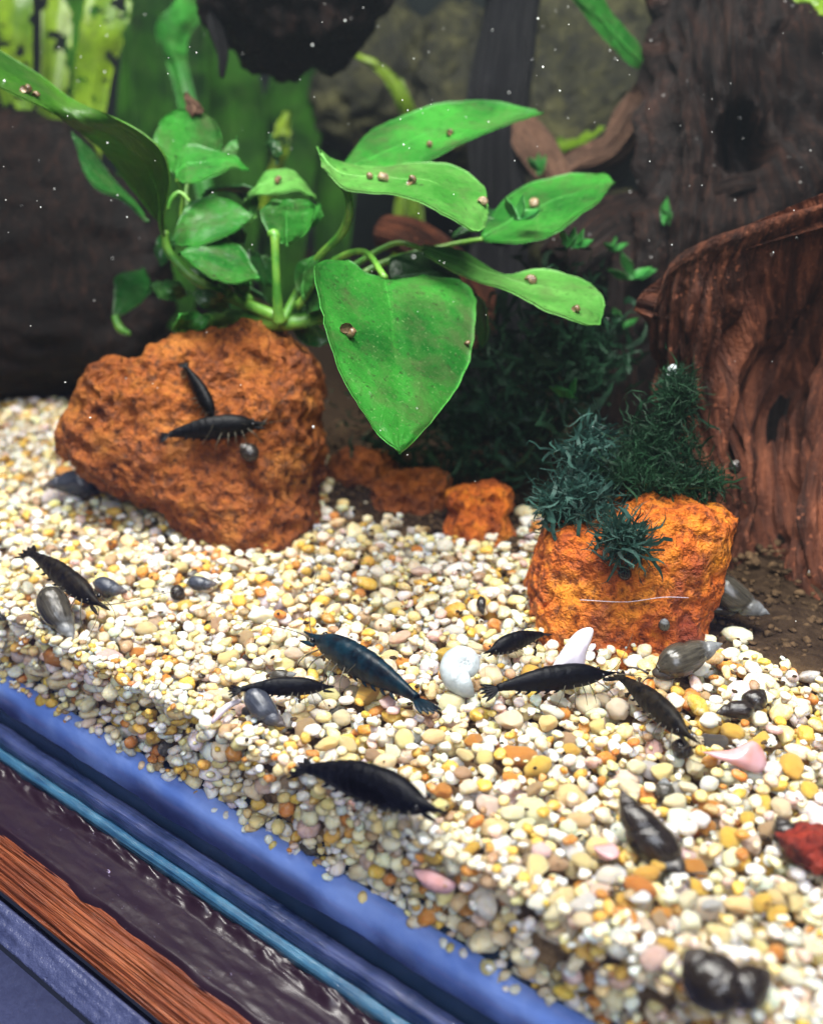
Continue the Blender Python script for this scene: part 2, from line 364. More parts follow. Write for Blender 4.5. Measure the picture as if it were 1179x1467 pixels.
ZP = -.0345
Yp = PZ(0, 1191, ZP)[1]
def solve(px, py, y0, z0, slope):        # point on the ray that lies on z = z0 + slope*(y - y0)
    d = ray(px, py); t = (z0+slope*(CAM[1]-y0)-CAM[2])/(d[2]-slope*d[1]); q = CAM+t*d; return q[1], q[2]
Yw, Zw = solve(0, 1277, Yp, ZP, 1.6)
Ys, Zs = solve(0, 1352, Yw-.001, Zw-.0015, .8)
stand = thing('tank_stand', (-0.19, (Yp+.42)/2, Zs-.02), 'stand with plum painted top, bare wood edge and slate blue ledge', 'stand')
def slab(name, y0, z0, y1, z1, mat, thick, disp, nx=640, ny=40):
    xs = np.linspace(X0, X1, nx); u = np.linspace(0, 1, ny); d = np.array([y1-y0, z1-z0]); L = np.linalg.norm(d); nrm = np.array([-d[1], d[0]])/L
    if nrm[1] < 0: nrm = -nrm
    V = np.empty((nx, ny, 3))
    for i, x in enumerate(xs):
        for j, v in enumerate(u):
            dy, dn = disp(x, v, L); q = np.array([y0, z0])+d*v+d/L*dy+nrm*dn; V[i, j] = (x, q[0], q[1])
    top = V.reshape(-1, 3); bot = top.copy(); bot[:, 1:] -= nrm*thick; N = nx*ny
    Fc = [tuple(f) for f in grid_faces(nx, ny)]
    Fb = [tuple(int(a)+N for a in f[::-1]) for f in Fc]
    rim = [i*ny for i in range(nx)]+[(nx-1)*ny+j for j in range(1, ny)]+[i*ny+ny-1 for i in range(nx-2, -1, -1)]+[j for j in range(ny-2, 0, -1)]
    Fr = [(rim[a], rim[(a+1) % len(rim)], rim[(a+1) % len(rim)]+N, rim[a]+N) for a in range(len(rim))]
    return mesh(name, np.vstack([top, bot]), Fc+Fb+Fr, mat, stand)
def d_plum(x, v, L):
    lump = max(0, 1-abs(v-.16)/.16)
    w = abs(nz((x*150, v*6, 1.3)))+.6*abs(nz((x*420, v*14, 4.4)))
    e = .0008*nz((x*120, 3, 1))*(v > .95)
    return e, lump*(.0004+.0026*w)+.00025*fbm((x*90, v*5, .2))-(.0012*max(0, v-.93)/.07)
slab('painted_top', -.0036, ZP, Yp, ZP, M['plum'], .004, d_plum, 800, 44)
slab('stand_core', -.0060, ZP-.0045, .42, ZP-.0045, M['slate_flat'], .02, lambda x, v, L: (0, 0), 2, 2)
slab('wood_edge', Yp+.0003, ZP-.0010, Yw, Zw, M['grain'], .005,
     lambda x, v, L: (0, .0006*math.sin(v*math.pi)+.0005*nz((x*14, v*26, 7))+.0004*nz((x*60, v*60, 2))), 500, 40)
slab('bevelled_ledge', Yw-.001, Zw-.0015, Ys, Zs, M['slate'], .005, lambda x, v, L: (0, .00035*fbm((x*60, v*4, 5))), 400, 16)
slab('flat_ledge', Ys-.0006, Zs-.0006, Ys-.20, Zs-.006, M['slate_flat'], .006, lambda x, v, L: (0, 0), 20, 8)

# ------------------------------------------------------------------ gravel bed
GX0, GX1, GY0, GY1, GR = -0.43, 0.04, 0.0, 0.128, 0.0005
gnx, gny = int((GX1-GX0)/GR)+1, int((GY1-GY0)/GR)+1
gx = GX0+np.arange(gnx)*GR; gy = GY0+np.arange(gny)*GR
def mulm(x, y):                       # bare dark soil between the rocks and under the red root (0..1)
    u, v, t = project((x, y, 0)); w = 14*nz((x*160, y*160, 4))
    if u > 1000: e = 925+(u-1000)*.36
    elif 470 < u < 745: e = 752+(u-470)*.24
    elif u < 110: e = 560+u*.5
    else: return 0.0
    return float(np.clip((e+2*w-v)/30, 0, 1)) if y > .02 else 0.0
def bed(x, y): return .0012*math.sin(x*55+1)*math.sin(y*60)+.0008*math.sin(x*140+y*90)
Hm = np.array([[bed(x, y) for y in gy[::4]] for x in gx[::4]])
Hm = np.repeat(np.repeat(Hm, 4, 0), 4, 1)[:gnx, :gny]-.0050
pile = np.full_like(Hm, -.0176); pile[:, 15:] = Hm[:, 15:]            # open trench along the glass: gravel there is stacked to the floor
Hm = pile
# soil body below the gravel
sx = np.linspace(X0, X1, 160); sy = np.r_[np.linspace(.0078, .16, 60), np.linspace(.17, .42, 30)]
SV = np.array([(x, y, bed(x, y)-.0056+(.0035 if y > .126 else .0050*mulm(x, y))+.0012*fbm((x*90, y*90, 0))) for x in sx for y in sy])
n_ = len(SV); sf = [tuple(f[::-1]) for f in grid_faces(160, 90)]
SB = SV.copy(); SB[:, 2] = -.0176
rim = [i*90 for i in range(160)]+[159*90+j for j in range(1, 90)]+[i*90+89 for i in range(158, -1, -1)]+[j for j in range(88, 0, -1)]
sf += [tuple(a+n_ for a in f[::-1]) for f in sf]+[(rim[a], rim[(a+1) % len(rim)], rim[(a+1) % len(rim)]+n_, rim[a]+n_) for a in range(len(rim))]
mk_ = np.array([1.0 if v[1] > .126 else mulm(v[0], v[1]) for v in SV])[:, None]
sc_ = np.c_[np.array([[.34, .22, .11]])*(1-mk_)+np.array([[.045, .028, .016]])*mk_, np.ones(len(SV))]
tag(mesh('ground', np.vstack([SV, SB]), sf, M['soil'], col=np.vstack([sc_, sc_])), 'dark brown soil under the gravel', 'ground', kind='structure')

CLS = [('white', (.78, .745, .67), .28), ('cream', (.76, .66, .46), .26), ('pale yellow', (.72, .58, .28), .17), ('golden yellow', (.64, .40, .075), .10),
       ('orange amber', (.52, .22, .04), .06), ('pinkish', (.70, .50, .43), .05), ('tan brown', (.38, .26, .15), .035), ('grey', (.45, .45, .45), .015), ('dark', (.05, .045, .04), .005)]
protos = []
for sub in (1, 2, 3):
    V, Fc = ico(sub); lst = []
    for q in range(12):
        ang = q % 2
        W_ = V.copy()
        if ang == 0:      # chipped: cut by random planes
            r2 = np.random.default_rng(q)
            for _ in range(9):
                n0 = r2.normal(size=3); n0 /= np.linalg.norm(n0); d0 = r2.uniform(.50, .82); dd = W_@n0-d0
                W_ -= np.where(dd > 0, dd*.93, 0)[:, None]*n0
        W_ = np.array([w*(1+(.20 if ang else .12)*nz(w*1.1+Vector3) + .07*nz(w*2.6+Vector3)) for Vector3 in [np.array([q*7.3, 1.1, 2.2])] for w in W_])
        W_ *= 1+.06*np.array([nz(w*4.5+q) for w in W_])[:, None]; W_ /= np.abs(W_).max(0)
        lst.append((W_, Fc))
    protos.append(lst)
NPEB = 45000; NFINE = 9000            # the last ones are fine grains that drop into the gaps
cands = []
sizes = np.exp(rng.normal(math.log(.00124), .36, NPEB)).clip(.0006, .0030)
sizes[:12000] *= .9; sizes[-NFINE:] = rng.uniform(.00045, .00075, NFINE)
order_front = np.zeros(NPEB, bool); order_front[:11000] = True
pebs = []
for i in range(NPEB):
    a = sizes[i]*rng.uniform(1.0, 1.35); b = sizes[i]*rng.uniform(.78, 1.0); c = sizes[i]*rng.uniform(.55, .85); yw = rng.uniform(0, math.pi)
    rr = max(a, b); best = None
    for tr in range(3 if i < NPEB-NFINE else 7):
        x = rng.uniform(-.40 if i >= NPEB-NFINE else GX0+.004, GX1-.004)
        if order_front[i]: y = rng.uniform(rr*.9, .0068)
        else: y = rr*.9+(rng.uniform(0, 1)**1.25)*(GY1-.004-rr)
        i0 = int((x-rr-GX0)/GR); i1 = int((x+rr-GX0)/GR)+2; j0 = max(0, int((y-rr-GY0)/GR)); j1 = min(gny, int((y+rr-GY0)/GR)+2)
        i0 = max(i0, 0); i1 = min(i1, gnx)
        dx = gx[i0:i1, None]-x; dy = gy[None, j0:j1]-y; cs, sn = math.cos(yw), math.sin(yw)
        q = ((dx*cs+dy*sn)/a)**2+((-dx*sn+dy*cs)/b)**2; m = q < .80
        if not m.any(): continue
        dome = c*np.sqrt(np.clip(1-q, 0, 1)); zc = (Hm[i0:i1, j0:j1]+dome)[m].max()
        if best is None or zc-c < best[0]: best = (zc-c, x, y, zc, i0, i1, j0, j1, dome, q < 1)
    if best is None: continue
    if mulm(best[1], best[2]) > rng.uniform(.35, 1.0): continue
    _, x, y, zc, i0, i1, j0, j1, dome, m = best
    zc -= c*.12
    if zc+c > .0030: continue
    w = Hm[i0:i1, j0:j1]; w[m] = np.maximum(w[m], (zc+dome)[m])
    pebs.append((x, y, zc, a, b, c, yw))
pebs = np.array(pebs)
print('PEBBLES', len(pebs), 'mean top', Hm[:, 20:].mean(), 'front', Hm[:, :12].mean())
def gz(x, y, r=.002):
    i = int((x-GX0)/GR); j = int((y-GY0)/GR); k = max(1, int(r/GR))
    return float(Hm[max(0, i-k):i+k+1, max(0, j-k):j+k+1].max())
def on_gravel(px, py, h=0.0):
    d = ray(px, py)
    for t in np.linspace(.10, .42, 1600):
        q = CAM+t*d
        if GX0+.003 < q[0] < GX1-.003 and GY0 < q[1] < GY1-.003:
            if q[2] <= Hm[int((q[0]-GX0)/GR), int((q[1]-GY0)/GR)]+h: return q
    return PZ(px, py, h)
cls = rng.choice(len(CLS), len(pebs), p=np.array([c[2] for c in CLS])/sum(c[2] for c in CLS))
tone = rng.uniform(.78, 1.08, (len(pebs), 1))*rng.normal(1, .05, (len(pebs), 3)).clip(.85, 1.12)
cols = (np.array([c[1] for c in CLS])[cls]*tone).clip(0, .92)
px_, py_, tt_ = project(pebs[:, :3])
def visible(p):
    x, y, z, a, b, c, yw = p; i0 = max(0, int((x-b-GX0)/GR)); i1 = min(gnx, int((x+b-GX0)/GR)+2); j0 = max(0, int((y-b-GY0)/GR)); j1 = min(gny, int((y+b-GY0)/GR)+2)
    q = ((gx[i0:i1, None]-x)/b)**2+((gy[None, j0:j1]-y)/b)**2
    return bool((Hm[i0:i1, j0:j1] <= z+c*np.sqrt(np.clip(1-q, 0, 1))+.0009)[q < 1].any())
seen = np.array([p[1] < .0085 or visible(p) for p in pebs]) & (px_ > -150) & (px_ < 1330) & (py_ < 1640)
ctop = np.array([Hm[min(gnx-1, int((p[0]-GX0)/GR)), min(gny-1, max(0, int((p[1]-GY0)/GR)))] <= p[2]+p[5]*1.02 for p in pebs])
inview = (px_ > 10) & (px_ < 1170) & (py_ > 560) & (py_ < 1460)
MARKS = [(98, 690, 'the blue grey snail by the brown rock'), (84, 880, 'the large grey olive snail'), (150, 840, 'the small slate snail'), (285, 840, 'the half buried slate blue snail'), (380, 1020, 'the violet grey pond snail'),
         (520, 955, 'the blue tinted shrimp'), (540, 1135, 'the stout black shrimp on open gravel'), (660, 965, 'the white ramshorn shell'), (740, 920, 'the small black shrimp by the orange rock'), (800, 985, 'the white shell splinter'),
         (935, 1015, 'the shrimp facing the pink shell'), (1060, 1085, 'the pink shell fragment'), (925, 1190, 'the long dark pond snail'), (1040, 1405, 'the pair of round dark snails'), (1150, 1215, 'the red lava chip'), (620, 1262, 'the small lilac shell chip'),
         (1062, 1012, 'the dark snail with olive sheen'), (985, 935, 'the snail against the orange rock'), (690, 868, 'the tiny dark snail'), (280, 770, 'the foot of the brown rock'), (240, 930, 'the open white patch of gravel'), (780, 1120, 'the bare bright gravel'), (790, 1330, 'the gravel slope at the glass')]
score = np.where(ctop & inview & (pebs[:, 1] < .060), pebs[:, 3]*pebs[:, 4]/tt_**2, 0)
single = set(np.argsort(-score)[:300].tolist())
tilt = rng.uniform(-.35, .35, (len(pebs), 2)); pid = rng.integers(0, 12, len(pebs))
def pmat(i):
    x, y, z, a, b, c, yw = pebs[i]
    R = (Matrix.Rotation(yw, 3, 'Z') @ Matrix.Rotation(tilt[i, 0], 3, 'X') @ Matrix.Rotation(tilt[i, 1], 3, 'Y'))
    return np.array(R)*np.array([a, b, c])*1.06
pm_cache = {}
for i in single:
    n, (cn, _, _) = int(pid[i]), CLS[cls[i]]
    if n not in pm_cache:
        me = bpy.data.meshes.new('pebble'); V, Fc = protos[2][n]; me.from_pydata(V.tolist(), [], Fc.tolist()); me.materials.append(M['pebble_obj'])
        me.polygons.foreach_set('use_smooth', np.ones(len(Fc), bool)); pm_cache[n] = me
    o = bpy.data.objects.new('pebble', pm_cache[n]); COL.objects.link(o); x, y, z, a, b, c, yw = pebs[i]
    o.location = (x, y, z); o.rotation_euler = (Matrix.Rotation(yw, 3, 'Z') @ Matrix.Rotation(tilt[i, 0], 3, 'X') @ Matrix.Rotation(tilt[i, 1], 3, 'Y')).to_euler(); o.scale = (a*1.06, b*1.06, c*1.06)
    o.color = (*cols[i], 1)
    mk = min(MARKS, key=lambda m: (m[0]-px_[i])**2+(m[1]-py_[i])**2)[2]
    asp = a/b; shp = ('chipped' if n % 2 == 0 else 'rounded')+(' long' if asp > 1.45 else (' stubby' if asp < 1.2 else ''))
    tag(o, f'large {shp} {cn} pebble near {mk}', 'pebble', 'large loose pebbles on the gravel')
GV, GF, GC, off = [], [], [], 0
for i in range(len(pebs)):
    if i in single or not seen[i]: continue
    pxs = pebs[i, 3]/tt_[i]*F_PX
    V, Fc = protos[2 if (ctop[i] and pxs > 15 and pebs[i, 1] < .07) else (1 if pxs > 7 else 0)][pid[i]]
    GV.append(V@pmat(i).T+pebs[i, :3]); GF.append(Fc+off); off += len(V); GC.append(np.tile([*cols[i], 1], (len(V), 1)))
tag(mesh('gravel', np.vstack(GV), np.vstack(GF), M['pebble'], col=np.vstack(GC), loc=(-.19, .07, -.0176)),
    'fine white, cream and amber gravel covering the tank floor', 'gravel', kind='stuff')
# brown bits caught between the pebbles
V0, F0 = ico(1); DV, DF, off = [], [], 0
for i in range(1300):
    y = .002+rng.uniform(0, 1)**.7*.12; x = rng.uniform(-.40, .03); s = rng.uniform(.00018, .0006)
    for _ in range(4):
        i_, j_ = int((x-GX0)/GR), int((y-GY0)/GR); w_ = Hm[i_-3:i_+4, max(0, j_-3):j_+4]; k_ = np.unravel_index(w_.argmin(), w_.shape)
        x, y = GX0+(i_-3+k_[0])*GR, max(.0015, GY0+(max(0, j_-3)+k_[1])*GR)
    z = gz(x, y, .0005)
    sc = np.array([s*rng.uniform(1, 1.8), s*.9, s*.7]); R = np.array(Matrix.Rotation(rng.uniform(0, 6.3), 3, 'Z'))
    DV.append(V0*rng.uniform(.6, 1.2, (len(V0), 1))*sc@R.T+[x+rng.normal(0, .0004), y, z+s*.2]); DF.append(F0+off); off += len(V0)
for i in range(9000):
    x, y = rng.uniform(-.42, .03), rng.uniform(.02, .15)
    if mulm(x, y) < .3: continue
    s = abs(rng.normal(.0005, .0003))+.0002; DV.append(V0*rng.uniform(.6, 1.3, (len(V0), 1))*s*np.array([1.3, 1, .7])@np.array(Matrix.Rotation(rng.uniform(0, 6.3), 3, 'Z')).T+[x, y, bed(x, y)-.0056+.0050*mulm(x, y)+.0003]); DF.append(F0+off); off += len(V0)
tag(mesh('detritus', np.vstack(DV), np.vstack(DF), M['detritus'], loc=(-.19, .06, 0)), 'dark brown crumbs of waste caught between the gravel', 'detritus', kind='stuff')

# ------------------------------------------------------------------ rocks
def hull(outline, t, depth, p=2.6, sub=6, shrink=1.0):
    V, Fc = ico(sub); O = np.array(outline, float); c = (O.min(0)+O.max(0))/2; O = c+(O-c)*shrink
    th = np.arctan2(-(O[:, 1]-c[1]), O[:, 0]-c[0]); r = np.hypot(O[:, 0]-c[0], O[:, 1]-c[1]); o = np.argsort(th); th, r = th[o], r[o]
    th = np.r_[th-2*math.pi, th, th+2*math.pi]; r = np.r_[r, r, r]
    a = np.arctan2(V[:, 1], V[:, 0]); R = np.interp(a, th, r)/F_PX*t
    rho = (1-np.abs(V[:, 2])**p).clip(0)**(1/p); s = V[:, 2]*depth
    W_ = P(c[0], c[1], t)[None]+(np.cos(a)*rho*R)[:, None]*rt+(np.sin(a)*rho*R)[:, None]*up+s[:, None]*fw
    return W_, Fc
def vnormals(V, Fc):
    fn = np.cross(V[Fc[:, 1]]-V[Fc[:, 0]], V[Fc[:, 2]]-V[Fc[:, 0]]); N = np.zeros_like(V)
    for k in range(3): np.add.at(N, Fc[:, k], fn)
    return N/(np.linalg.norm(N, axis=1)[:, None]+1e-15)
def lava_rock(name, outline, t, depth, mat, label, seed, sub=6, amp=1.0, pit=1.0, group=None):
    V, Fc = hull(outline, t, depth, 3.4, sub, .945); N = vnormals(V, Fc); c = V.mean(0)
    if ((V-c)*N).sum() < 0: N = -N; Fc = Fc[:, ::-1].copy()
    D = np.empty(len(V)); sh = np.array([seed*3.7, 0, 0])
    for i, v in enumerate(V):
        q = v*55+sh; d = .0022*amp*fbm(q, 3) + .0016*amp*fbm(v*190+sh, 3)
        w = v*215+sh+np.array([nz(v*260), nz(v*260+9), nz(v*260+5)])*.6
        f1 = noise.voronoi(Vector(w))[0]; pk = f1[0]
        gate = max(0, min(1, .5+1.6*nz(v*75+sh)))
        d -= .0036*pit*gate*max(0, 1-pk/.45)**.7
        f2 = noise.voronoi(Vector(v*420+sh))[0][0]; d -= .0009*pit*max(0, 1-f2/.4)
        D[i] = d
    o = mesh(name, V+N*D[:, None], np.ascontiguousarray(Fc), mat)
    return tag(o, label, 'rock', group)
big_o = [(97, 600), (90, 640), (98, 668), (130, 690), (190, 712), (240, 740), (300, 790), (350, 822), (420, 846), (462, 826), (462, 700), (467, 600), (470, 530), (450, 495), (420, 465), (395, 457), (345, 462), (300, 468), (265, 475), (230, 490), (195, 508), (160, 508), (133, 515), (125, 545), (122, 570), (108, 588)]
right_o = [(762, 800), (775, 760), (805, 748), (850, 740), (880, 715), (905, 700), (985, 705), (1055, 732), (1049, 780), (1036, 815), (1030, 850), (1012, 870), (1008, 905), (990, 950), (960, 985), (900, 990), (830, 980), (775, 950), (745, 905), (747, 860), (755, 820)]
rock_big = lava_rock('lava_rock', big_o, .280, .024, M['lava_brown'], 'large rust brown lava rock with two shrimps on its face', 1, 7, 1.15, 1.35)
rock_right = lava_rock('lava_rock', right_o, .231, .019, M['lava_orange'], 'bright orange lava rock topped by dark green moss', 2, 7, .8, .8)
rock_a = lava_rock('lava_rock', [(642, 705), (680, 690), (735, 695), (732, 740), (730, 780), (702, 815), (650, 805), (630, 775), (645, 735)], .278, .013, M['lava_orange'], 'small orange lava rock between the two big lava rocks', 3, 6, .7, .8)
rock_b = lava_rock('lava_rock', [(535, 690), (590, 675), (640, 678), (648, 720), (635, 765), (560, 775), (530, 745)], .298, .014, M['lava_dim'], 'dim flat lava rock wedged behind the small orange rock', 4, 6, .7, .8)
rock_c = lava_rock('lava_rock', [(470, 665), (520, 640), (560, 655), (562, 705), (500, 715), (470, 695)], .312, .013, M['lava_dim'], 'dim lava rock in the shade beside the large brown rock', 5, 5, .7, .8)
lava_rock('lava_rock', [(1112, 1200), (1140, 1188), (1185, 1190), (1230, 1200), (1225, 1240), (1160, 1248), (1125, 1225)], float((on_gravel(1150, 1236)-CAM)@fw)+.001, .006, M['lava_red'], 'dark red lava chip lying on the gravel', 6, 5, .35, .4)
BV_ROCK = [world_bvh(rock_big), world_bvh(rock_right)]
# olive stones of the far bank
for i, (ol, t) in enumerate([([(735, 250), (745, 120), (770, 30), (840, -30), (930, 20), (950, 110), (930, 210), (860, 260), (790, 270)], .46), ([(590, 160), (600, 80), (640, 20), (690, 30), (700, 130), (680, 250), (620, 260)], .49),
                             ([(930, 330), (850, 300), (760, 260), (700, 300), (720, 420), (820, 440), (930, 420)], .43), ([(470, 90), (500, 20), (560, 0), (610, 60), (590, 190), (520, 230), (460, 200)], .50)]):
    lava_rock('mossy_stone', ol, t, .035, M['olive'], ['olive mossy stone with pale patches behind the dark branch', 'olive stone beside the dark upright branch', 'low olive stone under the tan branch', 'shaded olive stone behind the upper long leaf'][i], 10+i, 5, 2.6, 2.2)

# ------------------------------------------------------------------ driftwood
def branch(name, pts, mat, parent, amp=.16, seed=0, n=110, k=64, ridge=5, loc=None, caps=True):
    q = np.array([(*P(x, y, t), r/F_PX*t) for x, y, r, t in pts]); C = cr(q, n); R = C[:, 3].clip(1e-4); C = C[:, :3]
    if caps:
        e = np.minimum(np.arange(n), np.arange(n)[::-1])/(n*.05); R = R*np.sqrt(np.clip(1-(1-e.clip(0, 1))**2, .02, 1))
    T, N, B = frames(C); L = np.r_[0, np.cumsum(np.linalg.norm(np.diff(C, axis=0), axis=1))]
    a = np.linspace(0, 2*math.pi, k, endpoint=False); V = np.empty((n, k, 3)); uv = np.empty((n, k, 2))
    for i in range(n):
        for j in range(k):
            cx, sx_ = math.cos(a[j]), math.sin(a[j]); u = L[i]
            m = 1+amp*1.6*nz((cx*1.2+seed, sx_*1.2, u*32))+amp*.9*nz((cx*ridge+seed, sx_*ridge, u*20))+amp*.45*nz((cx*ridge*3, sx_*ridge*3+seed, u*70))-amp*.6*abs(nz((cx*ridge*1.7, sx_*ridge*1.7, u*26+seed)))
            V[i, j] = C[i]+R[i]*m*(cx*N[i]+sx_*B[i]); uv[i, j] = (u*8, abs(a[j]/math.pi-1))
    Fc = [tuple(f) for f in grid_faces(n, k, True)]+[tuple(range(k))[::-1], tuple(range((n-1)*k, n*k))]
    return mesh(name, V.reshape(-1, 3), Fc, mat, parent, uv=uv.reshape(-1, 2), loc=loc)
def base(px, py, t, z=-.004): q = P(px, py, t); return (q[0], q[1], z)
dw = thing('driftwood', base(1080, 860, .25), 'large red brown driftwood root with arched limb and upright columns', 'driftwood')
def wood_hull(name, ol, t, depth, mat, parent, seed, tilt=(0., 0., 1.), amp=1.0, sub=6):
    V, Fc = hull(ol, t, depth, 2.4, sub); N = vnormals(V, Fc)
    if ((V-V.mean(0))*N).sum() < 0: N = -N; Fc = Fc[:, ::-1].copy()
    g = np.asarray(tilt, float); g /= np.linalg.norm(g); b1 = np.cross(g, fw); b1 /= np.linalg.norm(b1); b2 = np.cross(g, b1); al, u1, u2 = V@g, V@b1, V@b2; D = np.empty(len(V))
    for i in range(len(V)):
        wz = 2.2*nz(V[i]*40+seed); q = Vector((u1[i]*210+seed+wz*.7, u2[i]*210, al[i]*20+wz))
        D[i] = amp*(.0022*noise.fractal(q*.4, 1., 2.1, 3)-.0016*abs(noise.noise(q*.8))+.0034*fbm(V[i]*32+seed, 2)+.0005*fbm(V[i]*300, 4))
    return mesh(name, V+N*D[:, None], np.ascontiguousarray(Fc), mat, parent, uv=np.c_[al*5+.12*np.sin(u1*90), u1*34+u2*20])
def flared(name, ctl, mat, parent, seed, nu=150, nv=150, thick=.005):
    ctl = np.array([[P(*c) for c in row] for row in ctl])                     # rows run down the trunk, columns along the lip
    A = np.array([cr(ctl[r], nu) for r in range(len(ctl))]); G = np.array([cr(A[:, c], nv) for c in range(nu)]).transpose(1, 0, 2)
    N = np.cross(np.gradient(G, axis=1), np.gradient(G, axis=0)); N /= np.linalg.norm(N, axis=2)[..., None]+1e-12
    if (N@fw).mean() > 0: N = -N
    D = np.empty((nv, nu)); uv = np.empty((nv, nu, 2))
    for r in range(nv):
        for c in range(nu):
            u, v = c/nu, r/nv; wv = nz((u*3, v*2.2, seed)); q = (u*15+wv*1.6, v*1.7+seed, wv)
            ff = min(1, max(0, (v-.34)/.22)); D[r, c] = ff*(.0030*fbm(q, 3)-.0050*max(0, 1-abs(nz((u*9+wv*2.4, v*1.6, seed+3)))/.16)+.0075*fbm((u*4.5, v*3.2, seed), 2)+.0026*fbm((u*14, v*11, seed), 3)-.006*max(0, nz((u*7, v*4.5, seed+8))-.32)/.3)+(.0002+.0004*ff)*fbm((u*34, v*40, seed), 3); uv[r, c] = (v*.9+.1*wv, u*1.7+.12*wv)
    top = (G+N*D[..., None]).reshape(-1, 3); K = nu*nv; bot = top-N.reshape(-1, 3)*thick
    Fc = [tuple(f) for f in grid_faces(nv, nu)]; Fb = [tuple(int(a)+K for a in f[::-1]) for f in Fc]
    rim = [i*nu for i in range(nv)]+[(nv-1)*nu+j for j in range(1, nu)]+[i*nu+nu-1 for i in range(nv-2, -1, -1)]+[j for j in range(nu-2, 0, -1)]
    Fr = [(rim[a], rim[(a+1) % len(rim)], rim[(a+1) % len(rim)]+K, rim[a]+K) for a in range(len(rim))]
    return mesh(name, np.vstack([top, bot]), Fc+Fb+Fr, mat, parent, uv=np.vstack([uv.reshape(-1, 2)]*2))
lip = [(936, 440), (960, 376), (1008, 344), (1080, 319), (1150, 299), (1240, 276), (1330, 262)]
lt = [.252, .245, .239, .236, .234, .232, .231]
rows = [[(x+14, y+10, t+.030) for (x, y), t in zip(lip, lt)], [(x+3, y+1, t+.006) for (x, y), t in zip(lip, lt)], [(x, y+8, t) for (x, y), t in zip(lip, lt)],
        [(930, 480, .256), (956, 430, .249), (1000, 404, .244), (1066, 384, .243), (1140, 366, .245), (1230, 350, .250), (1330, 340, .252)],
        [(936, 560, .264), (964, 540, .257), (1008, 520, .252), (1062, 500, .258), (1126, 500, .268), (1200, 500, .262), (1330, 500, .258)],
        [(980, 680, .266), (1004, 670, .258), (1034, 660, .252), (1078, 660, .258), (1116, 660, .266), (1170, 660, .254), (1330, 660, .252)],
        [(990, 800, .264), (1010, 800, .256), (1044, 800, .250), (1084, 800, .254), (1112, 800, .258), (1160, 800, .248), (1330, 800, .246)],
        [(985, 930, .256), (1010, 930, .248), (1050, 930, .243), (1095, 930, .243), (1130, 930, .242), (1180, 930, .238), (1330, 930, .236)]]
flared('flared_trunk', rows, M['wood_red'], dw, 1.0)
branch('inner_strand', [(1130, 400, 30, .280), (1136, 520, 34, .280), (1120, 660, 30, .276), (1118, 800, 34, .270)], M['wood_dark'], dw, .2, 33)
dt = thing('driftwood', base(1010, 620, .33), 'dark forked driftwood trunk with a hollow, behind the red root', 'driftwood')
V, Fc = hull([(945, -100), (936, 20), (940, 110), (934, 200), (925, 290), (905, 380), (890, 520), (895, 700), (1060, 720), (1120, 560), (1220, 420), (1330, 330), (1340, 60), (1300, -110), (1120, -160)], .312, .022, 2.6, 7)
N_ = vnormals(V, Fc)
if ((V-V.mean(0))*N_).sum() < 0: N_ = -N_; Fc = Fc[:, ::-1].copy()
pu, pv, _t = project(V); D_ = np.empty(len(V)); UVt = np.empty((len(V), 2))
for i, v in enumerate(V):
    lean = (pu[i]-1000)/300*max(0, min(1, (320-pv[i])/350)); al = v[2]-.5*lean*(v@rt); ac = v@rt+.035*lean; wz = nz(v*26+4)
    q = Vector((ac*75+wz*1.4, (v@fw)*60, al*9+wz)); D_[i] = .0075*noise.fractal(q, 1., 2.1, 3)-.006*max(0, 1-abs(noise.noise(q*1.3+Vector((5, 1, 2))))/.13)+.004*fbm(v*50, 3)+.0008*fbm(v*260, 3)
    for cx, cy, rx, ry, dp in ((1068, 196, 46, 50, .024), (1120, 380, 60, 40, .012), (985, 420, 20, 60, .008)):     # hollows
        e = ((pu[i]-cx)/rx)**2+((pv[i]-cy)/ry)**2
        if N_[i]@fw < .2: D_[i] -= dp*max(0, 1-e*e)**.6
    UVt[i] = (al*6, ac*26+.3*wz)
mesh('trunk', V+N_*D_[:, None], np.ascontiguousarray(Fc), M['wood_mid'], dt, uv=UVt)
branch('knot', [(1010, 285, 20, .300), (1060, 266, 17, .292), (1105, 262, 15, .290), (1150, 280, 20, .290)], M['wood_mid'], dt, .3, 7)
db = thing('driftwood', base(905, 620, .33), 'rough tan driftwood branch reaching up beside the trunk', 'driftwood')
branch('branch', [(790, 262, 12, .345), (830, 236, 20, .345), (880, 214, 22, .340), (915, 165, 24, .335), (940, 110, 22, .335)], M['wood_tan'], db, .45, 9, ridge=3.5)
branch('stump', [(950, 300, 30, .33), (890, 320, 44, .325), (840, 350, 48, .32), (800, 390, 44, .32)], M['wood_mid'], db, .22, 10)
branch('foot', [(905, 340, 44, .32), (905, 450, 40, .315), (890, 560, 46, .31), (880, 700, 60, .30)], M['wood_mid'], db, .2, 11)
dv = thing('driftwood', base(700, 640, .37), 'nearly black upright driftwood branch behind the long leaves', 'driftwood')
branch('branch', [(745, -60, 42, .352), (730, 40, 40, .352), (716, 150, 42, .352), (712, 260, 40, .352), (716, 380, 44, .352), (712, 520, 60, .352), (705, 640, 80, .352)], M['wood_black'], dv, .13, 12)
branch('spur', [(745, 175, 18, .346), (765, 205, 26, .342), (790, 245, 26, .338), (815, 300, 22, .335)], M['wood_tan'], dv, .18, 13)
branch('root', [(540, 330, 20, .345), (600, 350, 30, .34), (660, 420, 40, .345), (700, 520, 50, .35)], M['wood_red'], dv, .2, 23)
V, Fc = hull([(-120, 120), (0, 160), (90, 190), (180, 270), (235, 350), (240, 440), (205, 520), (120, 556), (40, 566), (-120, 560), (-200, 340)], .375, .03, 3, 6)
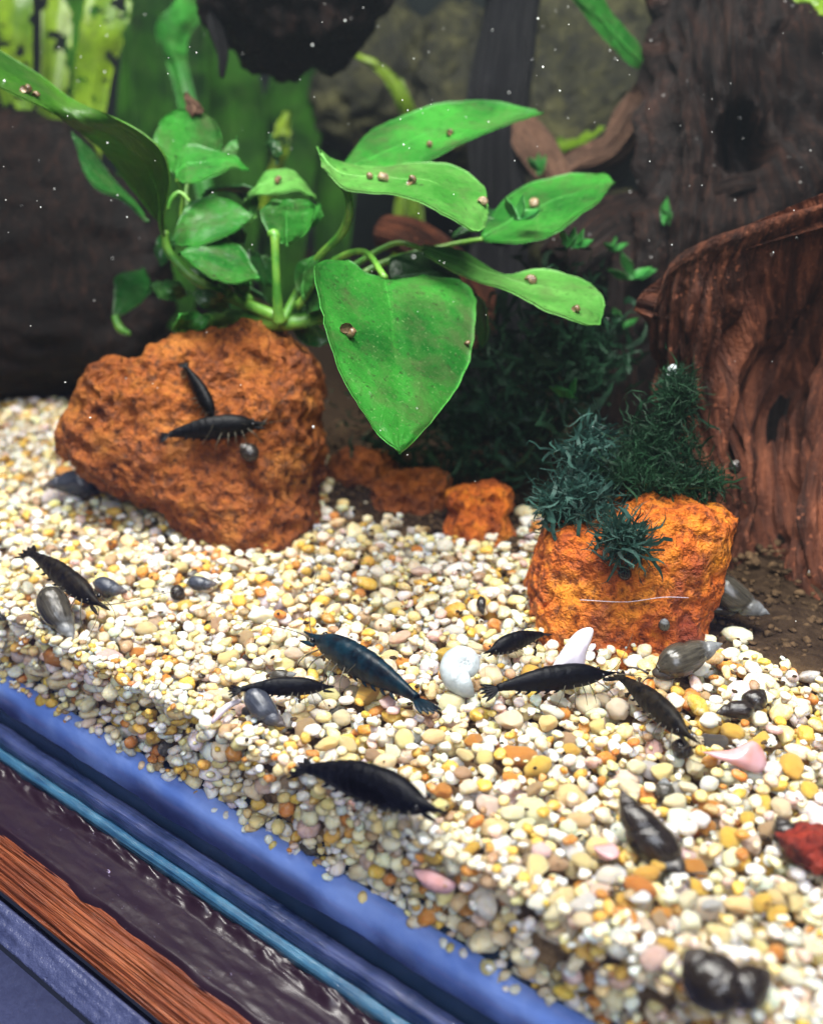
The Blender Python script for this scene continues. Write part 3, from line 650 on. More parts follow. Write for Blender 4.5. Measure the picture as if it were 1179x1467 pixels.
Nn = vnormals(V, Fc); 
if ((V-V.mean(0))*Nn).sum() < 0: Nn = -Nn; Fc = Fc[:, ::-1].copy()
Dd = np.array([.004*fbm(v*np.array([30, 30, 60])+3, 4)+.002*nz(v*np.array([60, 60, 200])) for v in V])
tag(mesh('driftwood', V+Nn*Dd[:, None], np.ascontiguousarray(Fc), M['wood_dark'], uv=np.c_[V[:, 2]*9, V[:, 0]*5+V[:, 1]*5]), 'broad dark driftwood block under the long drooping leaf', 'driftwood')
V, Fc = hull([(292, -60), (298, 20), (330, 52), (360, 74), (395, 80), (440, 74), (500, 40), (545, 10), (560, -60), (420, -110)], .32, .03, 2.6, 6)
Nn = vnormals(V, Fc)
if ((V-V.mean(0))*Nn).sum() < 0: Nn = -Nn; Fc = Fc[:, ::-1].copy()
Dd = np.array([.005*fbm(v*60+7, 4)+.0025*fbm(v*180+7, 3) for v in V])
dtop = thing('driftwood', P(420, 60, .32), 'overhanging dark driftwood stub with a thin hanging splinter', 'driftwood')
mesh('stub', V+Nn*Dd[:, None], np.ascontiguousarray(Fc), M['wood_dark'], dtop, uv=np.c_[V[:, 2]*9, V[:, 0]*5+V[:, 1]*5])
branch('splinter', [(305, -10, 16, .31), (312, 40, 14, .31), (320, 75, 9, .31), (318, 112, 4, .31)], M['wood_black'], dtop, .2, 14, n=40, k=20)
branch('limb', [(420, -60, 40, .32), (560, -90, 40, .33), (700, -60, 40, .345), (745, -50, 34, .352)], M['wood_dark'], dtop, .2, 15)

# ------------------------------------------------------------------ leaves
LEAF_BV = []
def leaf(parent, st, mat, name='leaf', n=34, m=17, thick=.00045, wave=.0008, seed=0, bv=True, cup=0.0):
    """st: stations base -> tip, each (left, mid, right) of (px, py, t)"""
    Ls, Ms, Rs = (cr([P(*s[i]) for s in st], n) for i in range(3))
    V = np.empty((n, m, 3)); uv = np.empty((n, m, 2))
    for j in range(m):
        u = j/(m-1)*2-1
        w = np.array([u*(u-1)/2, 1-u*u, u*(u+1)/2]) if True else 0
        V[:, j] = w[0]*Ls+w[1]*Ms+w[2]*Rs; uv[:, j, 0] = (u+1)/2; uv[:, j, 1] = np.linspace(0, 1, n)
    for i in range(n):
        for sd, jj in ((0, range(m//2)), (1, range(m//2+1, m))):
            e = .030*nz((i*.55+seed*3, sd*7.1, seed))+.022*nz((i*1.7+seed, sd*3.3, 1.5))-.16*max(0, nz((i*.45+seed*5, sd*9.7, 8.8))-.42)
            for j in jj: V[i, j] = V[i, m//2]+(V[i, j]-V[i, m//2])*(1+e)
    g1 = np.gradient(V, axis=0); g2 = np.gradient(V, axis=1); N = np.cross(g1, g2); N /= np.linalg.norm(N, axis=2)[..., None]+1e-12
    for i in range(n):
        for j in range(m):
            u = abs(j/(m-1)*2-1)
            V[i, j] += N[i, j]*(wave*u*u*nz((i/n*5+seed, u*1.5*(1 if j*2 > m else -1), seed*1.7))+.5*wave*nz((i/n*11+seed, j/m*6, 2.2)) - .35*thick*math.exp(-(u/.06)**2)*2)
    top = V.reshape(-1, 3); bot = top-(N.reshape(-1, 3))*thick; K = n*m
    Fc = [tuple(f) for f in grid_faces(n, m)]; Fb = [tuple(int(a)+K for a in f[::-1]) for f in Fc]
    rim = [i*m for i in range(n)]+[(n-1)*m+j for j in range(1, m)]+[i*m+m-1 for i in range(n-2, -1, -1)]+[j for j in range(m-2, 0, -1)]
    Fr = [(rim[(a+1) % len(rim)], rim[a], rim[a]+K, rim[(a+1) % len(rim)]+K) for a in range(len(rim))]
    o = mesh(name, np.vstack([top, bot]), Fc+Fb+Fr, mat, parent, uv=np.vstack([uv.reshape(-1, 2)]*2))
    if bv: LEAF_BV.append(world_bvh(o))
    rb = [V[i, m//2]-N[i, m//2]*thick*.6 for i in range(n)]
    rw = np.linspace(1, .2, n)*thick*.8
    v, f = tube(rb, rw, 6); mesh('midrib', v, f, mat, o)
    return o
def pt(x, y, t): return (x, y, t)
def S3(l, m, r): return (l, m, r)
def tip(x, y, t, e=1.2): return ((x-e, y, t), (x, y, t), (x+e, y, t))
def stem(parent, pts, mat=None, name='stem', k=10, n=28):
    q = np.array([(*P(x, y, t), r/F_PX*t) for x, y, r, t in pts]); C = cr(q, n)
    v, f = tube(C[:, :3], C[:, 3].clip(1e-5)*.68, k); return mesh(name, v, f, mat or M['stem'], parent)

an = thing('anubias_plant', base(410, 470, .28), 'broad leaved green plant growing on wood above the lava rocks', 'plant')
leaf(an, [((500, 372, .236), (552, 398, .238), (606, 392, .246)), ((452, 380, .226), (558, 430, .232), (672, 408, .245)), ((464, 455, .214), (566, 490, .222), (681, 470, .236)),
          ((488, 530, .205), (571, 552, .211), (664, 540, .224)), ((524, 594, .199), (574, 602, .202), (622, 600, .210)), ((548, 624, .196), (573, 628, .198), (597, 626, .201)), tip(572, 646, .195)], M['leaf'], n=44, m=23, seed=1)
leaf(an, [((488, 242, .262), (490, 246, .260), (494, 250, .258)), ((528, 192, .284), (540, 226, .272), (548, 253, .262)), ((588, 160, .292), (598, 200, .280), (604, 236, .266)), ((650, 147, .294), (656, 178, .282), (660, 205, .270)),
          ((712, 149, .288), (716, 166, .282), (720, 182, .276)), tip(778, 161, .28)], M['leaf'], seed=2)
leaf(an, [((453, 210, .246), (458, 222, .244), (462, 240, .242)), ((476, 230, .250), (484, 250, .244), (492, 272, .236)), ((540, 240, .256), (546, 258, .246), (552, 276, .236)), ((600, 232, .258), (606, 262, .244), (612, 292, .232)),
          ((655, 243, .256), (656, 280, .242), (652, 316, .230)), ((690, 266, .250), (688, 300, .240), (680, 331, .232)), ((699, 288, .244), (698, 306, .240), (692, 326, .236))], M['leaf_pale'], seed=3)
leaf(an, [((690, 338, .268), (692, 342, .266), (694, 346, .264)), ((722, 288, .282), (734, 318, .270), (744, 348, .256)), ((782, 256, .286), (790, 292, .272), (798, 332, .256)), ((838, 249, .284), (842, 274, .272), (846, 300, .260)),
          ((866, 251, .278), (866, 262, .272), (866, 280, .265)), tip(880, 262, .27)], M['leaf'], seed=4)
leaf(an, [((606, 350, .262), (606, 356, .26), (608, 364, .258)), ((660, 362, .262), (664, 378, .256), (668, 398, .250)), ((722, 394, .258), (722, 402, .250), (726, 418, .240)), ((778, 389, .258), (776, 414, .246), (776, 444, .234)),
          ((826, 397, .254), (824, 428, .243), (820, 460, .232)), ((856, 418, .248), (850, 444, .241), (842, 466, .234)), ((864, 440, .244), (862, 452, .241), (856, 466, .238))], M['leaf_pale'], seed=5)
leaf(an, [tip(236, 336, .268), ((228, 318, .27), (232, 310, .265), (238, 300, .258)), ((212, 298, .274), (230, 272, .262), (244, 252, .250)), ((188, 262, .276), (210, 232, .260), (228, 206, .246)), ((150, 216, .272), (168, 194, .256), (184, 174, .246)),
          ((105, 182, .258), (108, 166, .252), (112, 148, .256)), ((60, 152, .244), (60, 134, .250), (60, 112, .262)), ((0, 128, .236), (0, 102, .248), (0, 72, .264)), ((-70, 100, .23), (-70, 66, .245), (-70, 30, .262)), tip(-120, 40, .245)], M['leaf_under'], n=50, seed=6)
leaf(an, [tip(214, 318, .28), ((200, 296, .285), (190, 288, .282), (178, 290, .278)), ((170, 262, .292), (155, 262, .286), (138, 268, .28)), ((140, 224, .296), (128, 226, .29), (116, 232, .286)), tip(104, 190, .292)], M['leaf_deep'], seed=7)
def small(stations, mat, seed, t): 
    st = []
    for s in stations:
        if len(s) == 2: st.append(tip(s[0], s[1], t+.001))
        else:
            (a, b), (c, d), bow = s; st.append(((a, b, t+bow), ((a+c)/2, (b+d)/2, t), (c, d, t-bow)))
    return leaf(an, st, mat, n=22, m=11, seed=seed, wave=.0011)
small([(270, 258), ((238, 238), (302, 236), .003), ((221, 204), (318, 206), .004), ((232, 172), (308, 172), .003), ((256, 156), (286, 158), .001)], M['leaf'], 8, .282)
small([(254, 256), ((262, 214), (272, 264), .007), ((300, 214), (302, 252), .007), ((334, 222), (330, 240), .004), (356, 245)], M['leaf'], 9, .268)
small([(356, 282), ((384, 246), (392, 276), .006), ((420, 243), (428, 274), .006), (452, 288)], M['leaf_pale'], 10, .272)
small([(362, 306), ((322, 286), (322, 338), .005), ((276, 288), (274, 352), .005), (244, 346)], M['leaf'], 11, .262)
small([(412, 352), ((386, 334), (440, 332), .003), ((376, 304), (452, 296), .004), ((392, 284), (438, 286), .002)], M['leaf'], 12, .254)
small([(372, 398), ((342, 350), (336, 404), .006), ((300, 334), (294, 390), .006), (256, 362)], M['leaf'], 13, .255)
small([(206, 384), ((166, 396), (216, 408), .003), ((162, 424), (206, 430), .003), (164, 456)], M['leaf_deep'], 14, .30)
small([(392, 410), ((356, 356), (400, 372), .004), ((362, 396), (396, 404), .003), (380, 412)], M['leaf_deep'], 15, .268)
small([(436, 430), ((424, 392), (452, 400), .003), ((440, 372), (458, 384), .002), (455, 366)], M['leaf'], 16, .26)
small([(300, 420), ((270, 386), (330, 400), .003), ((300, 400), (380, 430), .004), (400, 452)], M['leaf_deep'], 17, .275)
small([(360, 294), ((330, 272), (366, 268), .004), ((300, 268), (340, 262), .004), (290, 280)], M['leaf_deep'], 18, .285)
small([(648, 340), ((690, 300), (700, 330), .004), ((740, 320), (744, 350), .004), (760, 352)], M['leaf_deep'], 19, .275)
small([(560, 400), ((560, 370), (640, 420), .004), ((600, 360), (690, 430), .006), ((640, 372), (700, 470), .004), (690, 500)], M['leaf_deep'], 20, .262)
r4_ = np.random.default_rng(11)
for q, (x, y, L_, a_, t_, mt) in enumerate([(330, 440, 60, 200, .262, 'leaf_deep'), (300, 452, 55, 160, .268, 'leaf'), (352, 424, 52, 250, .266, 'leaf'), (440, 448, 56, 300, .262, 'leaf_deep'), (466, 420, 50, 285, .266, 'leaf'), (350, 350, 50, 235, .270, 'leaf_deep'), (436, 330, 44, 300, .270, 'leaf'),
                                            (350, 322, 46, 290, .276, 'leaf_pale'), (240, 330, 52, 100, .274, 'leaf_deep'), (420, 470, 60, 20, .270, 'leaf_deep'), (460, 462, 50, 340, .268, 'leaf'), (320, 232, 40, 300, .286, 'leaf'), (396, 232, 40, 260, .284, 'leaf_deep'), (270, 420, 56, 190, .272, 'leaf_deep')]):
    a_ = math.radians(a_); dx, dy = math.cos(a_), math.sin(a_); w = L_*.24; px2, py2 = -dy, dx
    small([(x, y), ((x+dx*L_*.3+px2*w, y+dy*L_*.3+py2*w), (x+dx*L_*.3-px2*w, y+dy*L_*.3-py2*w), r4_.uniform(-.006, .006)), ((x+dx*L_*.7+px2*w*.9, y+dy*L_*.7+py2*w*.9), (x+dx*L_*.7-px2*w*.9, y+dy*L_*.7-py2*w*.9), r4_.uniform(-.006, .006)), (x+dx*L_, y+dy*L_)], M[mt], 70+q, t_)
rust = small([(276, 164), ((268, 158), (292, 160), .001), ((266, 144), (286, 148), .001), (268, 134)], M['wood_tan'], 21, .280)
rust['label'] = 'withered brown leaf tip'
stem(an, [(400, 462, 13, .262), (398, 440, 11, .26), (396, 400, 9, .257), (394, 350, 9, .255), (393, 336, 12, .255), (384, 334, 6, .255)])
stem(an, [(405, 460, 10, .265), (425, 420, 9, .265), (455, 370, 8, .26), (492, 330, 9, .252), (500, 285, 9, .244), (480, 245, 8, .246)])
stem(an, [(236, 330, 8, .268), (242, 360, 9, .27), (280, 400, 10, .272), (340, 430, 12, .27), (400, 455, 14, .266)])
stem(an, [(270, 255, 5, .282), (268, 290, 5, .28), (290, 360, 6, .275), (360, 430, 8, .27)])
stem(an, [(254, 256, 4, .268), (262, 280, 4, .27), (266, 330, 5, .272), (330, 420, 7, .27)])
stem(an, [(164, 452, 7, .30), (172, 470, 9, .30), (186, 478, 5, .298)])
stem(an, [(240, 300, 3, .262), (246, 284, 5, .262), (258, 276, 5, .262), (272, 288, 3, .262)])
stem(an, [(552, 398, 7, .24), (520, 360, 7, .25), (470, 380, 7, .258), (425, 440, 9, .264)])
stem(an, [(606, 356, 5, .26), (560, 350, 6, .264), (480, 400, 7, .268), (430, 450, 9, .268)])
stem(an, [(692, 342, 5, .266), (640, 352, 6, .27), (540, 380, 7, .272), (440, 452, 9, .27)])
stem(an, [(250, 470, 14, .285), (330, 455, 17, .278), (400, 462, 18, .268), (470, 452, 15, .27), (560, 430, 12, .285)], name='rhizome')

# long background blades
def blade(parent, pts, mat, seed, w_t=.0):
    st = []
    for x, y, hw, t in pts: st.append(((x-hw, y, t+w_t), (x, y, t-.002), (x+hw, y, t-w_t)))
    return leaf(parent, st, mat, n=40, m=9, seed=seed, wave=.002, bv=False)
vy = thing('ribbon_plant', base(90, 480, .44), 'tall yellow green ribbon leaves with dark holes behind the wood block', 'plant')
blade(vy, [(60, 480, 20, .44), (40, 250, 20, .42), (22, 120, 24, .41), (20, 20, 26, .40), (24, -80, 22, .40)], M['leaf_yellow'], 30)
blade(vy, [(120, 480, 16, .44), (122, 260, 18, .42), (132, 120, 25, .41), (152, 30, 32, .40), (168, -80, 28, .40)], M['leaf_yellow'], 31)
blade(vy, [(90, 480, 14, .46), (80, 260, 18, .45), (78, 120, 20, .44), (84, 0, 22, .44), (86, -80, 16, .44)], M['leaf_yellow'], 32)
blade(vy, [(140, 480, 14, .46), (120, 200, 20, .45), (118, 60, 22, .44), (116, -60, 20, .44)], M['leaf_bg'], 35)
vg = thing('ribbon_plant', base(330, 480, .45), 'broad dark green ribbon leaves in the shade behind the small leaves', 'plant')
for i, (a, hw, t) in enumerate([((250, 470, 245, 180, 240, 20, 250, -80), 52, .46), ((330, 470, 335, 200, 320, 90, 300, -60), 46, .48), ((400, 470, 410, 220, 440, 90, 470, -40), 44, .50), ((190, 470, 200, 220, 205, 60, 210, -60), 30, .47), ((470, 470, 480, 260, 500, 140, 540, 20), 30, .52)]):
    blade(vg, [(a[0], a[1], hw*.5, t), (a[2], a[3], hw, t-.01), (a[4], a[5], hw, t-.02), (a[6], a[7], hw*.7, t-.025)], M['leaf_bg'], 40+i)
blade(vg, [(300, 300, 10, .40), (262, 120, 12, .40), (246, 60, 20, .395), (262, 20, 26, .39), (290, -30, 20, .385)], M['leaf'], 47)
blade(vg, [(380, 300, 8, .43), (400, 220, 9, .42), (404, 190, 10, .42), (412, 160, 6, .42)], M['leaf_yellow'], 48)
vt = thing('ribbon_plant', base(580, 480, .44), 'thin arching olive leaf in front of the mossy stones', 'plant')
blade(vt, [(600, 480, 7, .44), (590, 220, 9, .43), (575, 140, 11, .42), (545, 95, 10, .42), (490, 72, 6, .42)], M['leaf_yellow'], 50)
blade(vt, [(560, 480, 7, .45), (576, 300, 8, .44), (570, 250, 12, .44), (575, 200, 9, .44)], M['leaf_yellow'], 51)
vr = thing('ribbon_plant', P(935, 108, .335), 'bright green narrow leaf slanting down to the trunk', 'plant')
leaf(vr, [((936, 112, .33), (934, 108, .33), (938, 104, .33)), ((896, 84, .325), (905, 76, .324), (914, 66, .325)), ((852, 36, .32), (864, 30, .319), (880, 22, .32)), ((815, -10, .315), (832, -14, .314), (850, -20, .315)), tip(790, -60, .31)], M['leaf'], seed=52, bv=False)
vq = thing('ribbon_plant', P(800, 215, .37), 'yellow green leaf lying behind the rough tan branch', 'plant')
leaf(vq, [tip(782, 222, .37), ((800, 200, .374), (805, 208, .37), (810, 216, .366)), ((836, 184, .374), (840, 192, .37), (844, 202, .366)), tip(866, 182, .37)], M['leaf_yellow'], seed=53, bv=False)
vc = thing('ribbon_plant', P(1160, 4, .28), 'lime green leaf tip above the dark trunk', 'plant')
leaf(vc, [tip(1230, -30, .28), ((1180, -20, .28), (1190, -4, .279), (1200, 10, .278)), ((1140, -10, .28), (1160, 6, .279), (1176, 20, .278)), tip(1128, -6, .28)], M['leaf_yellow'], seed=54, bv=False)

# ------------------------------------------------------------------ moss and sprigs
def fronds(centers, n, size, seed, spread, upb=.3, wr=(.03, .09)):
    r2 = np.random.default_rng(seed); parts = []
    for i in range(n):
        c = centers[r2.integers(len(centers))]; px = r2.normal(c[0], c[2]); py = r2.normal(c[1], c[3]); q = P(px, py, r2.normal(c[4], spread))
        d = r2.normal(size=3); d[2] += upb; d /= np.linalg.norm(d); L = size*r2.uniform(.6, 1.8); side = np.cross(d, r2.normal(size=3)); side /= np.linalg.norm(side)+1e-9
        w = L*r2.uniform(*wr); C = [q]; dd = d.copy()
        for _ in range(6):
            dd = dd+r2.normal(0, .55, 3); dd /= np.linalg.norm(dd); C.append(C[-1]+dd*L/6)
        C = np.array(C); s = np.linspace(0, 1, 7); hw = w*np.sin(np.pi*(.15+.80*s))
        V = np.vstack([C-hw[:, None]*side, C+hw[:, None]*side]); Fc = [(k, k+1, k+8, k+7) for k in range(6)]
        parts.append((V, Fc))
    return join(parts)
v, f = fronds([(925, 640, 16, 22, .230), (962, 652, 20, 20, .230), (1000, 690, 18, 6, .228), (900, 680, 12, 12, .226), (965, 592, 8, 18, .232), (972, 560, 7, 10, .232), (940, 694, 26, 6, .224)], 4600, .0046, 3, .0028, .3, (.012, .04))
tag(mesh('moss', v, f, M['moss'], loc=P(945, 705, .232)), 'dark green moss tuft growing on top of the orange lava rock', 'moss')
v, f = fronds([(832, 676, 15, 26, .228), (818, 708, 15, 12, .225), (856, 650, 9, 22, .231), (795, 728, 7, 5, .224), (842, 720, 14, 8, .222), (884, 768, 6, 8, .2085), (905, 782, 9, 3, .2075)], 1500, .0058, 4, .0028, .2, (.012, .06))
tag(mesh('moss', v, f, M['moss_teal'], loc=P(830, 745, .23)), 'bluish green feathery moss clump at the left shoulder of the orange rock', 'moss')
v, f = fronds([(760, 480, 50, 50, .29), (790, 560, 34, 40, .275), (700, 560, 40, 50, .30), (720, 640, 50, 30, .29), (850, 500, 20, 40, .285), (600, 620, 60, 40, .31)], 1500, .0080, 5, .008)
tag(mesh('moss', v, f, M['moss'], loc=P(740, 700, .29)), 'shaded dark moss filling the gap under the plant leaves', 'moss')
def sprig(px, py, t, n, size, seed, label):
    r2 = np.random.default_rng(seed); root = thing('fern_sprig', P(px, py+14, t), label, 'plant')
    for i in range(n):
        a = math.radians(r2.uniform(-70, 70)); L = size*r2.uniform(.7, 1.2); dx, dy = math.sin(a)*L, -math.cos(a)*L; w = L*.16
        k = (px+r2.normal(0, 3), py+10)
        st = [tip(k[0], k[1], t), ((k[0]+dx*.5-w*math.cos(a), k[1]+dy*.5-w*math.sin(a), t+.002), (k[0]+dx*.5, k[1]+dy*.5, t), (k[0]+dx*.5+w*math.cos(a), k[1]+dy*.5+w*math.sin(a), t-.002)), tip(k[0]+dx, k[1]+dy, t-.001, .6)]
        leaf(root, st, M['sprig'], n=9, m=5, seed=seed+i, bv=False, wave=.0004, thick=.0002)
for i, a in enumerate([(738, 305, .255, 5, 34, 'small bright fern sprig in front of the right-hand leaf base'), (815, 345, .262, 5, 30, 'small toothed fern sprig below the glossy oval leaf'), (775, 240, .33, 4, 28, 'fern sprig on the tan spur of the black branch'),
                       (955, 312, .295, 3, 34, 'single narrow fern sprig on the dark trunk'), (905, 390, .30, 4, 40, 'dim fern sprig between trunk and red root'), (820, 560, .262, 4, 36, 'pale fern sprig above the feathery moss clump'),
                       (880, 350, .30, 3, 24, 'tiny fern sprig on the brown stump'), (892, 460, .30, 4, 34, 'shaded fern sprig low on the brown stump')]):
    sprig(*a[:5], 60+i, a[5])

# ------------------------------------------------------------------ shrimps
def shrimp(head, tail, label, mat='shrimp', bend=.22, zc=.0045, fat=1.0, roll=0.0, hp=None, tp=None, seed=0, lift=(0, 0), nrm=None):
    r2 = np.random.default_rng(100+seed)
    H = np.asarray(hp) if hp is not None else on_gravel(*head, zc+lift[0])
    Tl = np.asarray(tp) if tp is not None else on_gravel(*tail, zc+lift[1])
    L = np.linalg.norm(H-Tl); X = (H-Tl)/L; Zv = np.array(nrm if nrm is not None else [0, 0, 1.]); Zv = Zv-X*(Zv@X); Zv /= np.linalg.norm(Zv); Yv = np.cross(Zv, X)
    c, s_ = math.cos(roll), math.sin(roll); Zv, Yv = Zv*c+Yv*s_, Yv*c-Zv*s_
    loc = lambda x, y, z: Tl+X*(x*L)+Yv*(y*L)+Zv*(z*L)
    root = thing('shrimp', (*(((H+Tl)/2)[:2]), float(((H+Tl)/2)[2]-.12*L)), label, 'shrimp', None)
    ss = np.array([0, .035, .08, .13, .17, .22, .30, .38, .46, .54, .62, .70, .78, .85, .90, .935])      # head -> tail
    hh = np.array([.004, .010, .020, .040, .062, .082, .098, .103, .100, .098, .090, .075, .058, .044, .034, .026])*fat*1.02
    n = 72; s = np.linspace(0, .935, n); h = np.interp(s, ss, hh)
    h = np.convolve(np.pad(h, 2, 'edge'), np.ones(5)/5, 'valid')
    cz = bend*(.25-(s-.5)**2)-.02; cz -= np.where(s < .15, (.15-s)*-.16, 0)*1.0
    seg = np.where(s > .42, 1+.06*((((s-.42)/.075) % 1)-.5), 1.0); h = h*seg
    k = 20; a = np.linspace(0, 2*math.pi, k, endpoint=False); V = np.empty((n, k, 3))
    for i in range(n):
        w = h[i]*(.74 if s[i] < .9 else .95); dn = 1.12 if .35 < s[i] < .8 else 1.0
        for j in range(k):
            zz = math.sin(a[j])*h[i]*(dn if math.sin(a[j]) < 0 else 1); yy = math.cos(a[j])*w
            V[i, j] = loc(1-s[i], yy, cz[i]+zz)
    Fc = [tuple(f) for f in grid_faces(n, k, True)]+[tuple(range(k)), tuple(range((n-1)*k, n*k))[::-1]]
    mesh('body', V.reshape(-1, 3), [f[::-1] for f in Fc], M[mat], root)
    zt = cz[-1]
    for j, an_ in enumerate((-.55, -.27, 0, .27, .55)):       # tail fan
        C = np.array([loc(.085-.150*q*math.cos(an_), .15*q*math.sin(an_), zt-.03*q+.045*(an_)*q) for q in np.linspace(0, 1, 7)])
        wv = np.array([.008, .012, .017, .020, .018, .012, .003])*L; sd = X*math.sin(an_)+Yv*math.cos(an_)
        th = Zv*.003*L
        VV = np.vstack([C-wv[:, None]*sd+th, C+wv[:, None]*sd+th, C-wv[:, None]*sd-th, C+wv[:, None]*sd-th])
        ff = [(q, q+1, q+8, q+7) for q in range(6)]+[(q+14, q+21, q+22, q+15) for q in range(6)]+[(q, q+14, q+15, q+1) for q in range(6)]+[(q+7, q+8, q+22, q+21) for q in range(6)]
        mesh('tail_blade', VV, ff, M[mat], root)
    vi, fi = ico(2)
    for sd in (-1, 1):
        e = loc(.868, sd*.052*fat, cz[int(.132/.935*(n-1))]+.022); mesh('eye', vi*.017*L+e, [tuple(q) for q in fi], M['eye'], root)
        # antennae: one long pair, one short pair of scales at the snout
        tw = r2.uniform(.5, 1.0); az = r2.uniform(-.10, .16); C = np.array([loc(.93+.22*q+.16*q*q*tw, sd*(.02+.42*q*q*tw), cz[5]-.01+.06*q+az*q*q) for q in np.linspace(0, 1, 14)])
        v_, f_ = tube(C, np.linspace(.0040, .0016, 14)*L, 5); mesh('antenna', v_, f_, M['limb'], root)
        C = np.array([loc(.88+.11*q, sd*(.026+.02*q), cz[7]-.028-.01*q) for q in np.linspace(0, 1, 6)]); v_, f_ = tube(C, np.array([.012, .015, .015, .012, .008, .003])*L, 6); mesh('antennal_scale', v_, f_, M[mat], root)
        for g in range(5):          # walking legs
            x0 = .80-.055*g; fwd = .10-.045*g+r2.normal(0, .015)
            C = cr([loc(x0, sd*.045, cz[0]-.01), loc(x0+fwd*.6, sd*(.10+.01*g), -.055), loc(x0+fwd, sd*(.12+.012*g), -.115+cz[0]*.2), loc(x0+fwd*1.15+.01, sd*(.115+.01*g), -.165)], 12)
            v_, f_ = tube(C, np.linspace(.0052, .0016, 12)*L, 5); mesh('leg', v_, f_, M['limb'], root)
        for g in range(5):          # swimmerets
            x0 = .53-.075*g; z0 = np.interp(1-x0, s, cz)-np.interp(1-x0, s, h)*.95
            C = np.array([loc(x0+.01*q-.05*q*q, sd*(.034+.01*q), z0+.014-.026*q) for q in np.linspace(0, 1, 5)])
            v_, f_ = tube(C, np.array([.008, .010, .010, .008, .004])*L, 6); mesh('swimmeret', v_, f_, M[mat], root)
    return root
r1 = cast(BV_ROCK, 316, 606); r0 = cast(BV_ROCK, 270, 524); r3 = cast(BV_ROCK, 386, 608); r4 = cast(BV_ROCK, 238, 624)
o_ = -fw*.0042
shrimp(None, None, 'black shrimp heading down the face of the brown lava rock', 'shrimp', .12, hp=r1[0]+o_*1.2, tp=r0[0]+o_, nrm=-fw+rt*.9, seed=1, fat=1.25)
shrimp(None, None, 'black shrimp lying level across the brown lava rock', 'shrimp', .16, hp=r3[0]+o_, tp=r4[0]+o_, nrm=up-fw*.5, seed=2, fat=1.1)
shrimp((150, 872), (38, 786), 'mottled brown shrimp climbing over the large grey snail', 'shrimp_brown', .12, .0058, .85, seed=3, lift=(.001, .0035))
shrimp((480, 984), (336, 986), 'black shrimp crossing above a violet grey pond snail', 'shrimp', .14, .0050, .95, seed=4)
shrimp((436, 906), (610, 1006), 'blue tinted shrimp with slender tail beside the white ramshorn snail', 'shrimp_blue', .16, .0050, .95, seed=5)
shrimp((636, 1166), (430, 1096), 'stout jet black shrimp alone on bare pale gravel', 'shrimp', .22, .0052, 1.12, seed=6)
shrimp((694, 936), (782, 906), 'small black shrimp by the foot of the orange rock', 'shrimp', .18, .0042, 1.25, seed=7)
shrimp((884, 964), (700, 986), 'long black shrimp below the white shell splinter', 'shrimp', .18, .0050, .95, seed=8)
shrimp((996, 1062), (884, 964), 'dark brown shrimp stretched toward the pink shell fragment', 'shrimp_brown', .12, .0050, .95, seed=9)

# ------------------------------------------------------------------ snails
def spiral(turns, W_, spire, ap, n=110, k=18, asp=1.0):
    """coiled shell, unit-ish size, axis +Z = apex"""
    th = np.linspace(0, turns*2*math.pi, n); s = W_**((th-th[-1])/(2*math.pi)); V = np.empty((n, k, 3)); a = np.linspace(0, 2*math.pi, k, endpoint=False)
    for i in range(n):
        c, sn = math.cos(th[i]), math.sin(th[i]); g = (1+.02*math.sin(th[i]*9))
        for j in range(k):
            r = s[i]*(ap*.82+ap*math.cos(a[j])*g); z = s[i]*(ap*asp*math.sin(a[j])*g)-spire*s[i]
            V[i, j] = (r*c, r*sn, z)
    V = V.reshape(-1, 3); c = (V.max(0)+V.min(0))/2; V -= c; V /= (V.max(0)-V.min(0)).max()
    Fc = [tuple(f) for f in grid_faces(n, k, True)]+[tuple(range(k)), tuple(range((n-1)*k, n*k))[::-1]]
    return V, Fc
def ovoid(zs, rs, W_, turns_fade, n=52, k=40, gr=1.0):
    z = np.linspace(0, 1, n)**1.15; V = np.empty((n, k, 3)); a = np.linspace(0, 2*math.pi, k, endpoint=False)
    r0 = np.interp(z, zs, rs); r0 = np.convolve(np.pad(r0, 2, 'edge'), np.ones(5)/5, 'valid'); r0[0] = .004
    for i in range(n):
        fade = min(1, max(0, (turns_fade-z[i])/.25))
        for j in range(k):
            f = (a[j]/(2*math.pi)-math.log(z[i]+.03)/math.log(W_)) % 1.0
            m = 1+gr*fade*(.13*math.sin(math.pi*f)-.09-.10*math.exp(-(min(f, 1-f)/.07)**2))+.012*math.sin(a[j]*11+z[i]*4)
            ap = max(0, z[i]-.55)*1.1*max(0, math.cos(a[j]-.5))**2*.35            # flattened mouth side
            V[i, j] = (r0[i]*m*(1-ap)*math.cos(a[j])+.035*math.sin(z[i]*5), r0[i]*m*(1-ap)*math.sin(a[j]), .5-z[i])
    Fc = [tuple(f) for f in grid_faces(n, k, True)]+[tuple(range(k)), tuple(range((n-1)*k, n*k))[::-1]]
    UV = np.stack(np.meshgrid(z, np.abs(a/math.pi-1), indexing='ij'), -1).reshape(-1, 2)
    V = V.reshape(-1, 3); return V, [q[::-1] for q in Fc], UV
SP_POND = ovoid([0, .06, .15, .28, .42, .58, .72, .85, .94, 1], [0, .045, .095, .15, .20, .235, .24, .205, .13, .03], 2.3, .66)
SP_ROUND = ovoid([0, .05, .15, .3, .45, .6, .75, .88, .96, 1], [.02, .10, .22, .34, .41, .43, .40, .30, .18, .05], 2.6, .6, gr=.6)
SP_RAMS = spiral(3.2, 2.5, .30, .46, asp=.8)
SP_TINY = tuple(spiral(2.4, 2.3, 1.1, .6, n=36, k=9, asp=1.2))
